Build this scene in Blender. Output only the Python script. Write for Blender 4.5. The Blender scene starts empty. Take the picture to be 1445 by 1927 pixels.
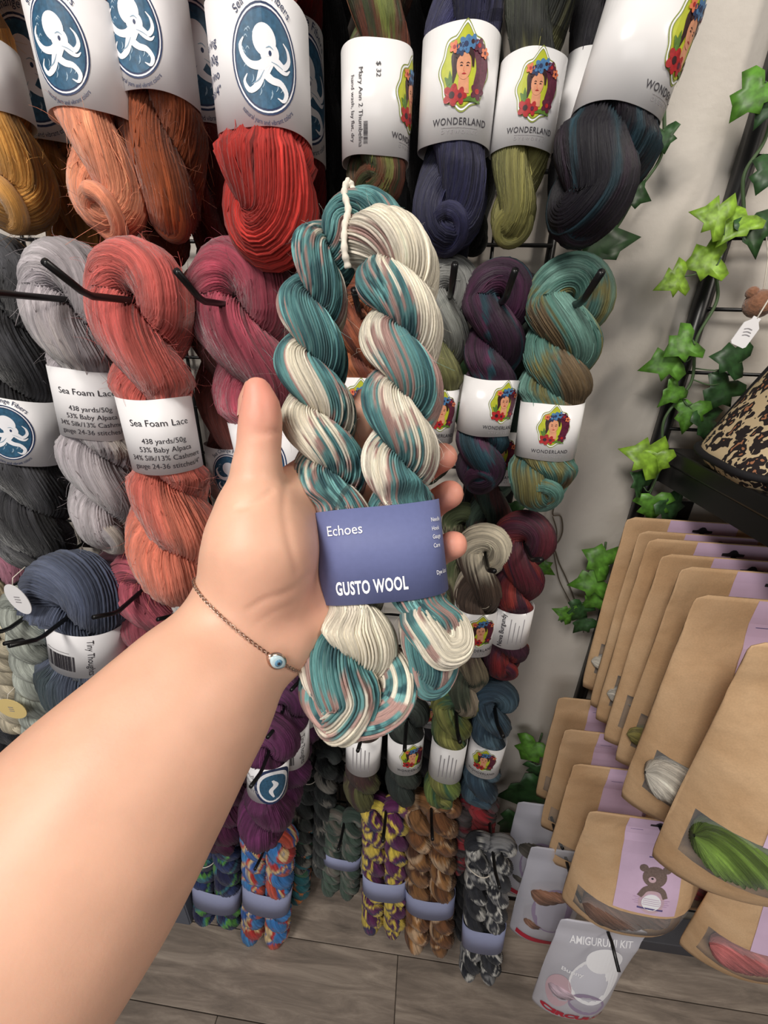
import bpy, bmesh, math, random
import numpy as np
from mathutils import Vector, Matrix, geometry
scene = bpy.context.scene
COL = scene.collection
# ------------------------------------------------------------------ camera, world, lamps, exposure
IW, IH, FPX = 1445.0, 1927.0, 760.0
PITCH, YAW, ROLL = math.radians(24), math.radians(5.4), math.radians(1.75)
EYE = Vector((0, 0, 1.5))
CAMROT = Matrix.Rotation(YAW, 3, 'Z') @ Matrix.Rotation(math.pi/2-PITCH, 3, 'X') @ Matrix.Rotation(ROLL, 3, 'Z')
cd = bpy.data.cameras.new('camera'); cam = bpy.data.objects.new('camera', cd); COL.objects.link(cam)
cam.matrix_world = Matrix.Translation(EYE) @ CAMROT.to_4x4()
cd.sensor_fit = 'AUTO'; cd.sensor_width = 36.0; cd.lens = FPX*36.0/IH; cd.clip_start = 0.01
scene.camera = cam
W = bpy.data.worlds.new('shop'); scene.world = W; W.use_nodes = True
W.node_tree.nodes['Background'].inputs[0].default_value = (1.0, 0.965, 0.93, 1)
W.node_tree.nodes['Background'].inputs[1].default_value = 0.07
def area(name, loc, target, size, power, col=(1, .95, .88)):
    l = bpy.data.lights.new(name, 'AREA'); l.shape = 'RECTANGLE'; l.size, l.size_y = size; l.energy = power; l.color = col
    o = bpy.data.objects.new(name, l); COL.objects.link(o); o.location = loc
    o.rotation_euler = (Vector(target)-Vector(loc)).to_track_quat('-Z', 'Y').to_euler(); return o
area('ceiling_lamp', (-0.6, -0.8, 2.75), (-.05, .5, 1.2), (.5, .5), 30)
area('ceiling_lamp', (1.35, -0.55, 2.75), (.5, .6, 1.0), (.35, .35), 15, (1, .92, .82))
area('front_fill', (-0.5, -3.0, 1.75), (0, .5, 1.0), (2.2, 1.8), 27, (1, .98, .97))  # soft fill light added behind the camera, not a window
scene.view_settings.view_transform = 'Standard'; scene.view_settings.look = 'None'
scene.view_settings.exposure = 0.04; scene.view_settings.gamma = 1.0; scene.view_settings.use_curve_mapping = False

# ------------------------------------------------------------------ helpers
def ray(px, py): return CAMROT @ Vector(((px-IW/2)/FPX, -(py-IH/2)/FPX, -1))
def at(px, py, Y):                       # point seen at a pixel on the vertical plane y = Y
    d = ray(px, py); return EYE + d*((Y-EYE.y)/d.y)
def atd(px, py, d): return EYE + ray(px, py)*d      # point at a depth along the optical axis
def depth(p): return -(CAMROT.transposed() @ (Vector(p)-EYE)).z
def proj(p):
    q = CAMROT.transposed() @ (Vector(p)-EYE); return (IW/2+FPX*q.x/-q.z, IH/2-FPX*q.y/-q.z)
def lin(c):
    c = np.asarray(c, float)/255.0
    return np.where(c <= .04045, c/12.92, ((c+.055)/1.055)**2.4)
def rgba(c): return tuple(float(x) for x in lin(c))+(1.0,)
def link(name, me, parent=None, m=None):
    o = bpy.data.objects.new(name, me); COL.objects.link(o)
    if parent: o.parent = parent
    if m is not None and me is not None: me.materials.append(m)
    return o
def tag(o, label, cat, group=None, kind=None):
    if label: o['label'] = label
    if cat: o['category'] = cat
    if group: o['group'] = group
    if kind: o['kind'] = kind
    return o
def empty(name, loc=(0, 0, 0)):
    o = bpy.data.objects.new(name, None); COL.objects.link(o); o.location = loc; o.empty_display_size = .02; return o
def local(o, p): return Vector(p)-Vector(o.location)
def mesh_np(name, v, f, smooth=True):
    v = np.asarray(v, np.float32); f = np.asarray(f, np.int32); me = bpy.data.meshes.new(name)
    k = f.shape[1]
    me.vertices.add(len(v)); me.vertices.foreach_set('co', v.ravel())
    me.loops.add(f.size); me.loops.foreach_set('vertex_index', f.ravel())
    me.polygons.add(len(f)); me.polygons.foreach_set('loop_start', np.arange(0, f.size, k, dtype=np.int32))
    me.polygons.foreach_set('loop_total', np.full(len(f), k, np.int32))
    me.polygons.foreach_set('use_smooth', np.full(len(f), smooth, bool))
    me.update(calc_edges=True); return me
def mesh_py(name, v, f, smooth=False):
    me = bpy.data.meshes.new(name); me.from_pydata([tuple(p) for p in v], [], f); me.update()
    if smooth: me.polygons.foreach_set('use_smooth', [True]*len(me.polygons))
    return me
def set_col(me, c):
    a = me.color_attributes.new('Col', 'FLOAT_COLOR', 'POINT'); b = np.ones((len(c), 4), np.float32); b[:, :3] = c
    a.data.foreach_set('color', b.ravel())
def set_uv(me, uv):                      # uv per vertex
    l = me.uv_layers.new(name='UVMap'); li = np.empty(len(me.loops), np.int32); me.loops.foreach_get('vertex_index', li)
    l.data.foreach_set('uv', np.asarray(uv, np.float32)[li].ravel())
def tube(name, pts, r, n=8, closed=False, caps=True):
    P = np.asarray([tuple(p) for p in pts], float); N = len(P); r = np.broadcast_to(np.asarray(r, float), (N,))
    F1, F2, T = frames(P, closed); a = np.linspace(0, 2*math.pi, n, endpoint=False)
    V = P[:, None]+r[:, None, None]*(np.cos(a)[None, :, None]*F1[:, None]+np.sin(a)[None, :, None]*F2[:, None])
    f = grid_faces(N, n, closed); v = V.reshape(-1, 3)
    fl = [tuple(q) for q in f]
    if caps and not closed: fl += [tuple(range(n))[::-1], tuple(range((N-1)*n, N*n))]
    return mesh_py(name, v, fl, True)
def grid_faces(N, n, closed):
    i = np.arange(N if closed else N-1)[:, None]; j = np.arange(n)[None, :]; i2 = (i+1) % N; j2 = (j+1) % n
    return np.stack([i*n+j, i*n+j2, i2*n+j2, i2*n+j], -1).reshape(-1, 4)
def frames(P, closed=False):
    N = len(P)
    if closed: T = np.roll(P, -1, 0)-np.roll(P, 1, 0)
    else: T = np.gradient(P, axis=0)
    T /= np.maximum(np.linalg.norm(T, axis=1, keepdims=True), 1e-9)
    ref = np.array([0, 1., 0]) if abs(T[0][1]) < .9 else np.array([1., 0, 0])
    F1 = np.zeros((N, 3)); u = ref-T[0]*(ref@T[0]); u /= np.linalg.norm(u); F1[0] = u
    for i in range(1, N):
        u = u-T[i]*(u@T[i]); u = u/np.linalg.norm(u); F1[i] = u
    F2 = np.cross(T, F1)
    if closed:                           # spread the mismatch of the frame over the loop
        w = F1[-1]-T[0]*(F1[-1]@T[0]); w /= np.linalg.norm(w); ang = math.atan2(w@F2[0], w@F1[0])
        a = -ang*np.linspace(0, 1, N); c, s = np.cos(a)[:, None], np.sin(a)[:, None]
        F1, F2 = c*F1+s*F2, -s*F1+c*F2
    return F1, F2, T
def catmull(pts, n):
    P = np.asarray([tuple(p) for p in pts], float); P = np.vstack([2*P[0]-P[1], P, 2*P[-1]-P[-2]]); m = len(P)-3
    t = np.linspace(0, m-1e-6, n); i = t.astype(int); u = (t-i)[:, None]; p0, p1, p2, p3 = P[i], P[i+1], P[i+2], P[i+3]
    return .5*((2*p1)+(p2-p0)*u+(2*p0-5*p1+4*p2-p3)*u**2+(3*p1-p0-3*p2+p3)*u**3)
def box_mesh(name, sx, sy, sz, bev=0.0, seg=2):
    bm = bmesh.new(); bmesh.ops.create_cube(bm, size=1); bmesh.ops.scale(bm, vec=(sx, sy, sz), verts=bm.verts)
    if bev: bmesh.ops.bevel(bm, geom=bm.edges[:], offset=bev, segments=seg, affect='EDGES', profile=.5)
    me = bpy.data.meshes.new(name); bm.to_mesh(me); bm.free(); return me
# ------------------------------------------------------------------ materials
def new_mat(name):
    m = bpy.data.materials.new(name); m.use_nodes = True; nt = m.node_tree; return m, nt, nt.nodes['Principled BSDF']
def simple(name, c, rough=.6, noise=0, scale=60, bump=0, metal=0, spec=.4, coord='Object', stretch=(1, 1, 1), sheen=0):
    m, nt, b = new_mat(name); b.inputs['Base Color'].default_value = rgba(c); b.inputs['Roughness'].default_value = rough
    b.inputs['Metallic'].default_value = metal; b.inputs['Specular IOR Level'].default_value = spec
    if sheen: b.inputs['Sheen Weight'].default_value = sheen
    if noise or bump:
        tc = nt.nodes.new('ShaderNodeTexCoord'); mp = nt.nodes.new('ShaderNodeMapping'); mp.inputs['Scale'].default_value = stretch
        nz = nt.nodes.new('ShaderNodeTexNoise'); nz.inputs['Scale'].default_value = scale; nz.inputs['Detail'].default_value = 6
        nt.links.new(tc.outputs[coord], mp.inputs[0]); nt.links.new(mp.outputs[0], nz.inputs['Vector'])
        if noise:
            mx = nt.nodes.new('ShaderNodeMix'); mx.data_type = 'RGBA'; mx.blend_type = 'MULTIPLY'; mx.inputs[0].default_value = 1
            mr = nt.nodes.new('ShaderNodeMapRange'); mr.inputs['From Min'].default_value = .25; mr.inputs['From Max'].default_value = .75
            mr.inputs['To Min'].default_value = 1-noise; mr.inputs['To Max'].default_value = 1+noise*.4
            nt.links.new(nz.outputs[0], mr.inputs[0]); mx.inputs[6].default_value = rgba(c); nt.links.new(mr.outputs[0], mx.inputs[7])
            nt.links.new(mx.outputs[2], b.inputs['Base Color'])
        if bump:
            bp = nt.nodes.new('ShaderNodeBump'); bp.inputs['Strength'].default_value = bump; bp.inputs['Distance'].default_value = .002
            nt.links.new(nz.outputs[0], bp.inputs['Height']); nt.links.new(bp.outputs[0], b.inputs['Normal'])
    return m
def yarn_mat(name, rough, spec, sheen, bump, gain=1.0):
    m, nt, b = new_mat(name); b.inputs['Roughness'].default_value = rough; b.inputs['Specular IOR Level'].default_value = spec
    b.inputs['Sheen Weight'].default_value = sheen; b.inputs['Sheen Roughness'].default_value = .5
    at_ = nt.nodes.new('ShaderNodeAttribute'); at_.attribute_name = 'Col'
    uv = nt.nodes.new('ShaderNodeUVMap'); mp = nt.nodes.new('ShaderNodeMapping'); mp.inputs['Scale'].default_value = (70, 3.1, 1)
    nz = nt.nodes.new('ShaderNodeTexNoise'); nz.inputs['Scale'].default_value = 1.0; nz.inputs['Detail'].default_value = 4; nz.inputs['Roughness'].default_value = .65
    nt.links.new(uv.outputs[0], mp.inputs[0]); nt.links.new(mp.outputs[0], nz.inputs['Vector'])
    mr = nt.nodes.new('ShaderNodeMapRange'); mr.inputs['From Min'].default_value = .25; mr.inputs['From Max'].default_value = .75
    mr.inputs['To Min'].default_value = .60*gain; mr.inputs['To Max'].default_value = 1.32*gain; nt.links.new(nz.outputs[0], mr.inputs[0])
    mx = nt.nodes.new('ShaderNodeMix'); mx.data_type = 'RGBA'; mx.blend_type = 'MULTIPLY'; mx.inputs[0].default_value = 1
    nt.links.new(at_.outputs['Color'], mx.inputs[6]); nt.links.new(mr.outputs[0], mx.inputs[7]); nt.links.new(mx.outputs[2], b.inputs['Base Color'])
    bp = nt.nodes.new('ShaderNodeBump'); bp.inputs['Strength'].default_value = bump; bp.inputs['Distance'].default_value = .0022
    nt.links.new(nz.outputs[0], bp.inputs['Height']); nt.links.new(bp.outputs[0], b.inputs['Normal']); return m
M = {}
M['wool'] = yarn_mat('wool_yarn', .9, .12, .15, .9)
M['silk'] = yarn_mat('silky_yarn', .55, .35, .05, .9)
M['mohair'] = yarn_mat('mohair_yarn', .95, .08, .35, .8, 1.16)
M['fuzz'] = yarn_mat('yarn_fuzz', .8, .2, .3, .0)
M['paper'] = simple('label_paper', (238, 236, 238), .45, .04, 40)
M['gloss_paper'] = simple('glossy_label_paper', (238, 236, 236), .22, .03, 40)
M['kraft_tie'] = simple('cotton_tie', (226, 218, 205), .9)
M['slate_paper'] = simple('slate_blue_paper', (104, 112, 158), .6, .06, 400)
M['pale_slate'] = simple('pale_slate_paper', (150, 156, 190), .6, .04, 80)
M['white_ink'] = simple('white_ink', (245, 245, 250), .6)
M['black_ink'] = simple('black_ink', (45, 42, 50), .6)
M['grey_ink'] = simple('grey_ink', (150, 146, 150), .6)
M['navy_ink'] = simple('navy_ink', (38, 54, 92), .5)
M['sea_ink'] = simple('sea_blue_ink', (52, 98, 130), .5, .45, 260)
M['foam_ink'] = simple('foam_ink', (150, 176, 196), .5)
M['lime_ink'] = simple('lime_ink', (190, 196, 52), .4, .15, 200)
M['olive_ink'] = simple('olive_ink', (140, 150, 70), .4)
M['plum_ink'] = simple('plum_ink', (96, 34, 58), .4, .5, 500)
M['dark_ink'] = simple('umber_ink', (60, 34, 36), .4, .4, 400)
M['skin_ink'] = simple('skin_ink', (226, 158, 122), .4, .15, 300)
M['red_ink'] = simple('red_ink', (180, 40, 44), .4, .4, 500)
M['blue_ink'] = simple('blue_ink', (80, 128, 176), .4, .3, 500)
M['leaf_ink'] = simple('leaf_ink', (92, 128, 50), .4, .4, 500)
M['orange_ink'] = simple('orange_ink', (220, 120, 80), .4)
M['pink_ink'] = simple('magenta_ink', (196, 36, 84), .4)
M['black_metal'] = simple('black_metal', (16, 16, 18), .35, spec=.5)
M['steel'] = simple('bracelet_metal', (205, 180, 165), .25, metal=1)
# ------------------------------------------------------------------ yarn: dye, plies, ropes
def vnoise(u, v, seed, pv):
    g = np.random.RandomState(seed).rand(96, pv); i = np.floor(u).astype(int); j = np.floor(v).astype(int)
    fu, fv = u-i, v-j; fu = fu*fu*(3-2*fu); fv = fv*fv*(3-2*fv); i0, i1, j0, j1 = i % 96, (i+1) % 96, j % pv, (j+1) % pv
    return (g[i0, j0]*(1-fu)+g[i1, j0]*fu)*(1-fv)+(g[i0, j1]*(1-fu)+g[i1, j1]*fu)*fv
def smooth01(x): x = np.clip(x, 0, 1); return x*x*(3-2*x)
def dye_colors(dye, u, s, ns, seed):
    # u metres along the strand, s position along the skein (0 hook .. 1 end); one colour per strand and step
    pal = lin(dye['pal']); n = len(pal); k = np.arange(ns)
    rs = np.random.RandomState(seed+7); off = rs.rand(ns)*dye.get('rag', .012)
    pv = dye.get('pv', 4)
    nz = vnoise((u[:, None]+off[None])/dye.get('lu', .06), (k[None]/ns*pv)*np.ones((len(u), 1)), seed, pv)
    nz = np.clip((nz-.5)*1.7+.5, 0, .999); w = dye.get('w', 0.0)
    val = np.clip(w*s[:, None]+(1-w)*nz+(rs.rand(ns)[None]-.5)*dye.get('mixs', .06), 0, .999)
    x = val*n-.5; i = np.floor(x).astype(int); f = smooth01((x-i-.5)*dye.get('sharp', 1.5)+.5)
    c = pal[np.clip(i, 0, n-1)]*(1-f[..., None])+pal[np.clip(i+1, 0, n-1)]*f[..., None]
    c = c*.92+.08*(c@np.array([.25, .6, .15]))[..., None]; j = dye.get('jit', .26); jit = 1+(rs.rand(ns)-.5)*2*j
    fine = 1+(vnoise(u[:, None]/.012+off[None]*900, k[None]*1.0*np.ones((len(u), 1)), seed+3, ns)-.5)*.25
    return np.clip(c*(jit[None]*fine)[..., None], 0, 1)
def ply_mesh(name, P, rad, s, dye, ns, vps=2, amp=.06, twist=0.0, closed=True, seed=1, lump=.05, band=None):
    N = len(P); F1, F2, T = frames(P, closed); seg = np.linalg.norm(np.roll(P, -1, 0)-P, axis=1); u = np.concatenate([[0], np.cumsum(seg[:-1])])
    nv = ns*vps; j = np.arange(nv); ph = j/nv*2*math.pi
    tw = twist*u
    if closed: tot = twist*(u[-1]+seg[-1]); q = round(tot/(2*math.pi/ns))*(2*math.pi/ns); tw = u/(u[-1]+seg[-1])*q; shift = int(round(q/(2*math.pi/ns)))*vps
    else: shift = 0
    prof = np.abs(np.cos(math.pi*(j/vps))) if vps > 2 else ((j % 2) == 0).astype(float)
    if vps > 2: prof = np.abs(np.sin(math.pi*((j+.0)/vps)))**.7
    st = j//vps
    lumpn = 1+(vnoise(u[:, None]/.02, st[None]*1.0*np.ones((N, 1)), seed+11, ns)-.5)*2*lump+(vnoise(u[:, None]/.035, (j/nv*5)[None]*np.ones((N, 1)), seed+19, 5)-.5)*.10
    R = rad[:, None]*lumpn*(1-amp+amp*prof[None])
    A = ph[None]+tw[:, None]
    V = P[:, None]+R[..., None]*(np.cos(A)[..., None]*F1[:, None]+np.sin(A)[..., None]*F2[:, None])
    if band is not None: V = squeeze(V, band)
    i = np.arange(N if closed else N-1)[:, None]; jj = j[None]; i2 = (i+1) % N; j2 = (jj+1) % nv
    wr = (i2 == 0)*shift if closed else 0*i
    f = np.stack([i*nv+jj, i*nv+j2, i2*nv+(j2+wr) % nv, i2*nv+(jj+wr) % nv], -1).reshape(-1, 4)
    me = mesh_np(name, V.reshape(-1, 3), f)
    c = dye_colors(dye, u, s, ns, seed)
    cv = np.repeat(c, vps, axis=1)*(np.ones(nv)-.0)[None, :, None]
    set_col(me, cv.reshape(-1, 3)); set_uv(me, np.stack([np.repeat(u, nv), np.tile(j/vps, N)], -1))
    if closed:                            # the last ring of faces closes the loop: carry its length on
        l = me.uv_layers[0]; a_ = np.empty(len(me.loops)*2, np.float32); l.data.foreach_get('uv', a_); a_ = a_.reshape(-1, 4, 2); a_[-nv:, 2:, 0] = u[-1]+seg[-1]; l.data.foreach_set('uv', a_.ravel())
    return me, V, cv, (V-P[:, None])
def squeeze(V, bo):                       # yarn drawn in by its paper sleeve
    b, org = bo; Q = V-(np.array(b.O)-org); t = Q@np.array(b.a); X = Q@np.array(b.x); Y = Q@np.array(b.f)
    rho = (np.abs(X/b.rx)**b.p+np.abs(Y/b.ry)**b.p)**(1/b.p); tg = .955; w = smooth01(1-(np.abs(t)-b.h/2-.001)/.011)
    k = np.where(rho > tg, tg/np.maximum(rho, 1e-6), 1.0); k = 1+(k-1)*w
    return V+(X*(k-1))[..., None]*np.array(b.x)+(Y*(k-1))[..., None]*np.array(b.f)
def stray_mesh(V, c, O, count, steps, seed, r0=.00045):
    rs = np.random.RandomState(seed); N, nv, _ = V.shape; i = rs.randint(0, N, count); j = rs.rand(count)*nv; dj = rs.randn(count)*nv*.010; K = steps
    pts = []; 
    for k in range(K):
        ii = (i+k) % N; jj = np.floor(j+dj*k).astype(int) % nv; nrm = O[ii, jj]/np.linalg.norm(O[ii, jj], axis=1, keepdims=True); pts.append(V[ii, jj]+nrm*(r0*(.3+1.2*math.sin(math.pi*k/(K-1)))))
    C = np.stack(pts, 1); C[:, 1:-1] = (C[:, :-2]+C[:, 1:-1]*2+C[:, 2:])/4; tan = np.gradient(C, axis=1); tan /= np.maximum(np.linalg.norm(tan, axis=2, keepdims=True), 1e-9); a = O[i, j.astype(int)]; a = a/np.linalg.norm(a, axis=1, keepdims=True); a = np.repeat(a[:, None], K, 1); b = np.cross(tan, a)
    ring = [np.cos(x)*a+np.sin(x)*b for x in (0, 1.571, 3.142, 4.712)]; vv = np.stack([C+r0*q for q in ring], 2); m = np.arange(4)[None, None]; m2 = (m+1) % 4; base = np.arange(count)[:, None, None]*(K*4); k = np.arange(K-1)[None, :, None]*4
    f = np.stack([base+k+m, base+k+m2, base+k+4+m2, base+k+4+m], -1).reshape(-1, 4); me = mesh_np('stray_strands', vv.reshape(-1, 3), f); set_col(me, np.clip(np.repeat(c[i, j.astype(int)]*(.9+.5*rs.rand(count)[:, None]), K*4, axis=0), 0, 1)); set_uv(me, np.zeros((count*K*4, 2))); return me
def rope_path(A, turns, R, phi0, e1, e2, nuturn=9, ktop=1.1, kbot=1.1):
    # A axis points (N,3); e1,e2 (N,3) frames; R (N,) helix radius. returns closed centre line, s values
    N = len(A); s = np.linspace(0, 1, N); ph = phi0-turns*2*math.pi*s
    d = np.cos(ph)[:, None]*e1+np.sin(ph)[:, None]*e2
    P1, P2 = A+R[:, None]*d, A-R[:, None]*d
    t0, t1 = A[0]-A[1], A[-1]-A[-2]; t0 /= np.linalg.norm(t0); t1 /= np.linalg.norm(t1)
    al = np.linspace(0, math.pi, nuturn+2)[1:-1][:, None]
    bot = A[-1]+R[-1]*(np.cos(al)*d[-1]+kbot*np.sin(al)*t1); top = A[0]+R[0]*(-np.cos(al)*d[0]+ktop*np.sin(al)*t0)
    P = np.vstack([P1, bot, P2[::-1], top]); S = np.concatenate([s, np.ones(nuturn), s[::-1], np.zeros(nuturn)])
    return P, S
def resample_closed(P, X, n):
    Q = np.vstack([P, P[:1]]); d = np.concatenate([[0], np.cumsum(np.linalg.norm(np.diff(Q, axis=0), axis=1))]); t = np.linspace(0, d[-1], n, endpoint=False)
    out = np.stack([np.interp(t, d, Q[:, k]) for k in range(3)], -1)
    for _ in range(2): out = .25*np.roll(out, 1, 0)+.5*out+.25*np.roll(out, -1, 0)
    return out, [np.interp(t, d, np.append(x, x[0])) for x in X]
def fuzz_mesh(V, c, O, count, length, seed, r0=.00024, band=None):
    # loose fibres standing off the surface: slim three-sided wisps
    rs = np.random.RandomState(seed); N, nv, _ = V.shape; i = rs.randint(0, N, count); j = rs.randint(0, nv, count)
    if band is not None:
        b, org = band; t = (V[i, j]-(np.array(b.O)-org))@np.array(b.a); ok = np.abs(t) > b.h/2+.006; i, j = i[ok], j[ok]; count = len(i)
    p = V[i, j]; nrm = O[i, j]/np.linalg.norm(O[i, j], axis=1, keepdims=True)
    tan = V[(i+1) % N, j]-V[i, j]; tan /= np.maximum(np.linalg.norm(tan, axis=1, keepdims=True), 1e-9); tan *= np.where(rs.rand(count) < .5, -1, 1)[:, None]
    L = length*(.4+rs.rand(count))[:, None]; rnd = rs.randn(count, 3)*.45; K = 5; pts = []
    for k in range(K):
        t = k/(K-1); pts.append(p+L*(nrm*(.55*t)+tan*(1.0*t-.35*t*t)+rnd*t*t)+np.array([0, 0, -1.])*L*.25*t*t)
    C = np.stack(pts, 1); a = nrm; b = np.cross(tan, nrm); rr = r0*np.linspace(1, .5, K)
    ring = [np.cos(x)*a+np.sin(x)*b for x in (0, 2.094, 4.189)]
    vv = np.stack([C+rr[None, :, None]*q[:, None] for q in ring], 2)
    base = np.arange(count)[:, None, None]*(K*3); k = np.arange(K-1)[None, :, None]*3; m = np.arange(3)[None, None]; m2 = (m+1) % 3
    f = np.stack([base+k+m, base+k+m2, base+k+3+m2, base+k+3+m], -1).reshape(-1, 4)
    me = mesh_np('fuzz', vv.reshape(-1, 3), f); set_col(me, np.clip(np.repeat(c[i, j], K*3, axis=0)*1.15, 0, 1)); set_uv(me, np.zeros((len(vv.reshape(-1, 3)), 2))); return me

# ------------------------------------------------------------------ flat print mapped onto curved paper
TXT = {}
def text_geo(s, bold=0.0, sp=1.0):
    k = (s, bold, sp)
    if k not in TXT:
        cu = bpy.data.curves.new('t', 'FONT'); cu.body = s; cu.offset = bold; cu.space_character = sp; cu.resolution_u = 3; cu.size = 1/.70
        o = bpy.data.objects.new('t', cu); COL.objects.link(o); dg = bpy.context.evaluated_depsgraph_get(); dg.update()
        me = bpy.data.meshes.new_from_object(o.evaluated_get(dg)); v = [(p.co.x, p.co.y) for p in me.vertices]; f = [tuple(p.vertices) for p in me.polygons]
        bpy.data.objects.remove(o); bpy.data.curves.remove(cu); bpy.data.meshes.remove(me); TXT[k] = (np.array(v).reshape(-1, 2), f)
    return TXT[k]
def rot2(v, a): c, s = math.cos(a), math.sin(a); return np.asarray(v)@np.array([[c, s], [-s, c]])
def text(s, x, y, cap, mat, align='C', rot=0, sx=1.0, bold=0.0, sp=1.0, layer=1):
    v, f = text_geo(s, bold, sp); v = v.copy()
    if align == 'C': v[:, 0] -= v[:, 0].max()/2
    elif align == 'R': v[:, 0] -= v[:, 0].max()
    v = rot2(v*np.array([cap*sx, cap]), rot)+np.array([x, y]); return (v, f, layer, mat)
def arc_text(s, rx, ry, a0, cap, mat, out=True, sx=.9, cx=0, cy=0, layer=1):
    v, f = text_geo(s); v = v.copy(); v[:, 0] = (v[:, 0]-v[:, 0].max()/2)*cap*sx; v[:, 1] *= cap; r = (rx+ry)/2; sg = -1 if out else 1
    a = a0+sg*v[:, 0]/r; h = v[:, 1] if out else -v[:, 1]
    return (np.stack([cx+(rx+h)*np.cos(a), cy+(ry+h)*np.sin(a)], -1), f, layer, mat)
def poly(pts, mat, layer=1):
    tr = geometry.tessellate_polygon([[Vector((p[0], p[1], 0)) for p in pts]]); return (np.array([(p[0], p[1]) for p in pts], float), [tuple(t) for t in tr], layer, mat)
def ell(cx, cy, rx, ry, mat, layer=1, rot=0, n=28):
    a = np.linspace(0, 2*math.pi, n, endpoint=False); v = rot2(np.stack([rx*np.cos(a), ry*np.sin(a)], -1), rot)+np.array([cx, cy]); return (v, [tuple(range(n))], layer, mat)
def stroke(pts, w, mat, layer=1, n=18):
    P = catmull([(p[0], p[1], 0) for p in pts], n)[:, :2]; T = np.gradient(P, axis=0); T /= np.linalg.norm(T, axis=1, keepdims=True); Nn = np.stack([-T[:, 1], T[:, 0]], -1)
    ww = np.interp(np.linspace(0, 1, n), np.linspace(0, 1, len(w)), w)[:, None]/2
    return (np.vstack([P+Nn*ww, P-Nn*ww]), [(i, n+i, n+i+1, i+1) for i in range(n-1)], layer, mat)
def rect(x0, y0, x1, y1, mat, layer=1): return (np.array([(x0, y0), (x1, y0), (x1, y1), (x0, y1)], float), [(0, 1, 2, 3)], layer, mat)
def xf(shapes, sc, dx=0, dy=0, rot=0, dl=0): return [(rot2(v*sc, rot)+np.array([dx, dy]), f, l+dl, m) for v, f, l, m in shapes]
def octopus():                           # unit emblem: oval of half height 1, half width .78
    o = [ell(0, 0, .80, 1.03, 'navy_ink', 1, n=40), ell(0, 0, .76, .985, 'white_ink', 2, n=40), ell(0, 0, .725, .945, 'navy_ink', 3, n=40), ell(0, 0, .69, .91, 'sea_ink', 4, n=40)]
    rs = random.Random(3)
    for k in range(9):
        x, y = rs.uniform(-.35, .35), rs.uniform(-.75, -.35); o.append(stroke([(x, y), (x+.05, y+.07), (x+.04, y+.15)], [.012, .03, .01], 'foam_ink', 5, 6))
    for k in range(12):
        a = rs.uniform(1.6, 3.4); r = rs.uniform(.45, .6); o.append(stroke([(r*math.cos(a), r*1.25*math.sin(a)), (r*math.cos(a)+.05, r*1.25*math.sin(a)+.05), (r*math.cos(a)+.09, r*1.25*math.sin(a))], [.01, .03, .01], 'foam_ink', 5, 6))
    w = 'white_ink'
    o += [ell(.02, .36, .27, .30, w, 6, .3), ell(.13, .12, .22, .22, w, 6),
          stroke([(.08, .0), (-.12, -.1), (-.34, -.08), (-.5, .06), (-.56, .26), (-.47, .40)], [.20, .17, .14, .11, .08, .03], w, 6, 22),
          stroke([(.05, -.02), (-.08, -.24), (-.2, -.46), (-.4, -.56), (-.52, -.40), (-.44, -.25)], [.24, .19, .15, .11, .07, .02], w, 6, 22),
          stroke([(.12, -.0), (.02, -.24), (.16, -.36), (.36, -.40), (.48, -.56), (.40, -.72), (.26, -.68)], [.24, .18, .15, .13, .11, .07, .02], w, 6, 24),
          stroke([(.18, .08), (.32, -.02), (.46, -.08), (.58, .06), (.56, .24), (.46, .36)], [.20, .14, .11, .09, .06, .02], w, 6, 20),
          stroke([(.2, .02), (.36, -.14), (.5, -.18), (.6, -.1)], [.16, .1, .07, .02], w, 6, 12),
          ell(.14, .13, .035, .05, 'navy_ink', 7), stroke([(.05, .22), (.14, .25), (.22, .2)], [.01, .03, .01], 'foam_ink', 7, 6),
          stroke([(.16, -.02), (.3, -.06), (.42, -.12)], [.008, .02, .008], 'foam_ink', 7, 6), stroke([(-.02, -.18), (-.16, -.36), (-.34, -.45)], [.008, .03, .008], 'foam_ink', 7, 8)]
    return o
def bloom(cx, cy, r, m1, m2, l):
    o = [ell(cx+r*.6*math.cos(a), cy+r*.6*math.sin(a), r*.55, r*.4, m1, l, a, 12) for a in np.linspace(0, 6.283, 6)[:-1]]; return o+[ell(cx, cy, r*.35, r*.35, m2, l+1, 0, 10)]
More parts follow.
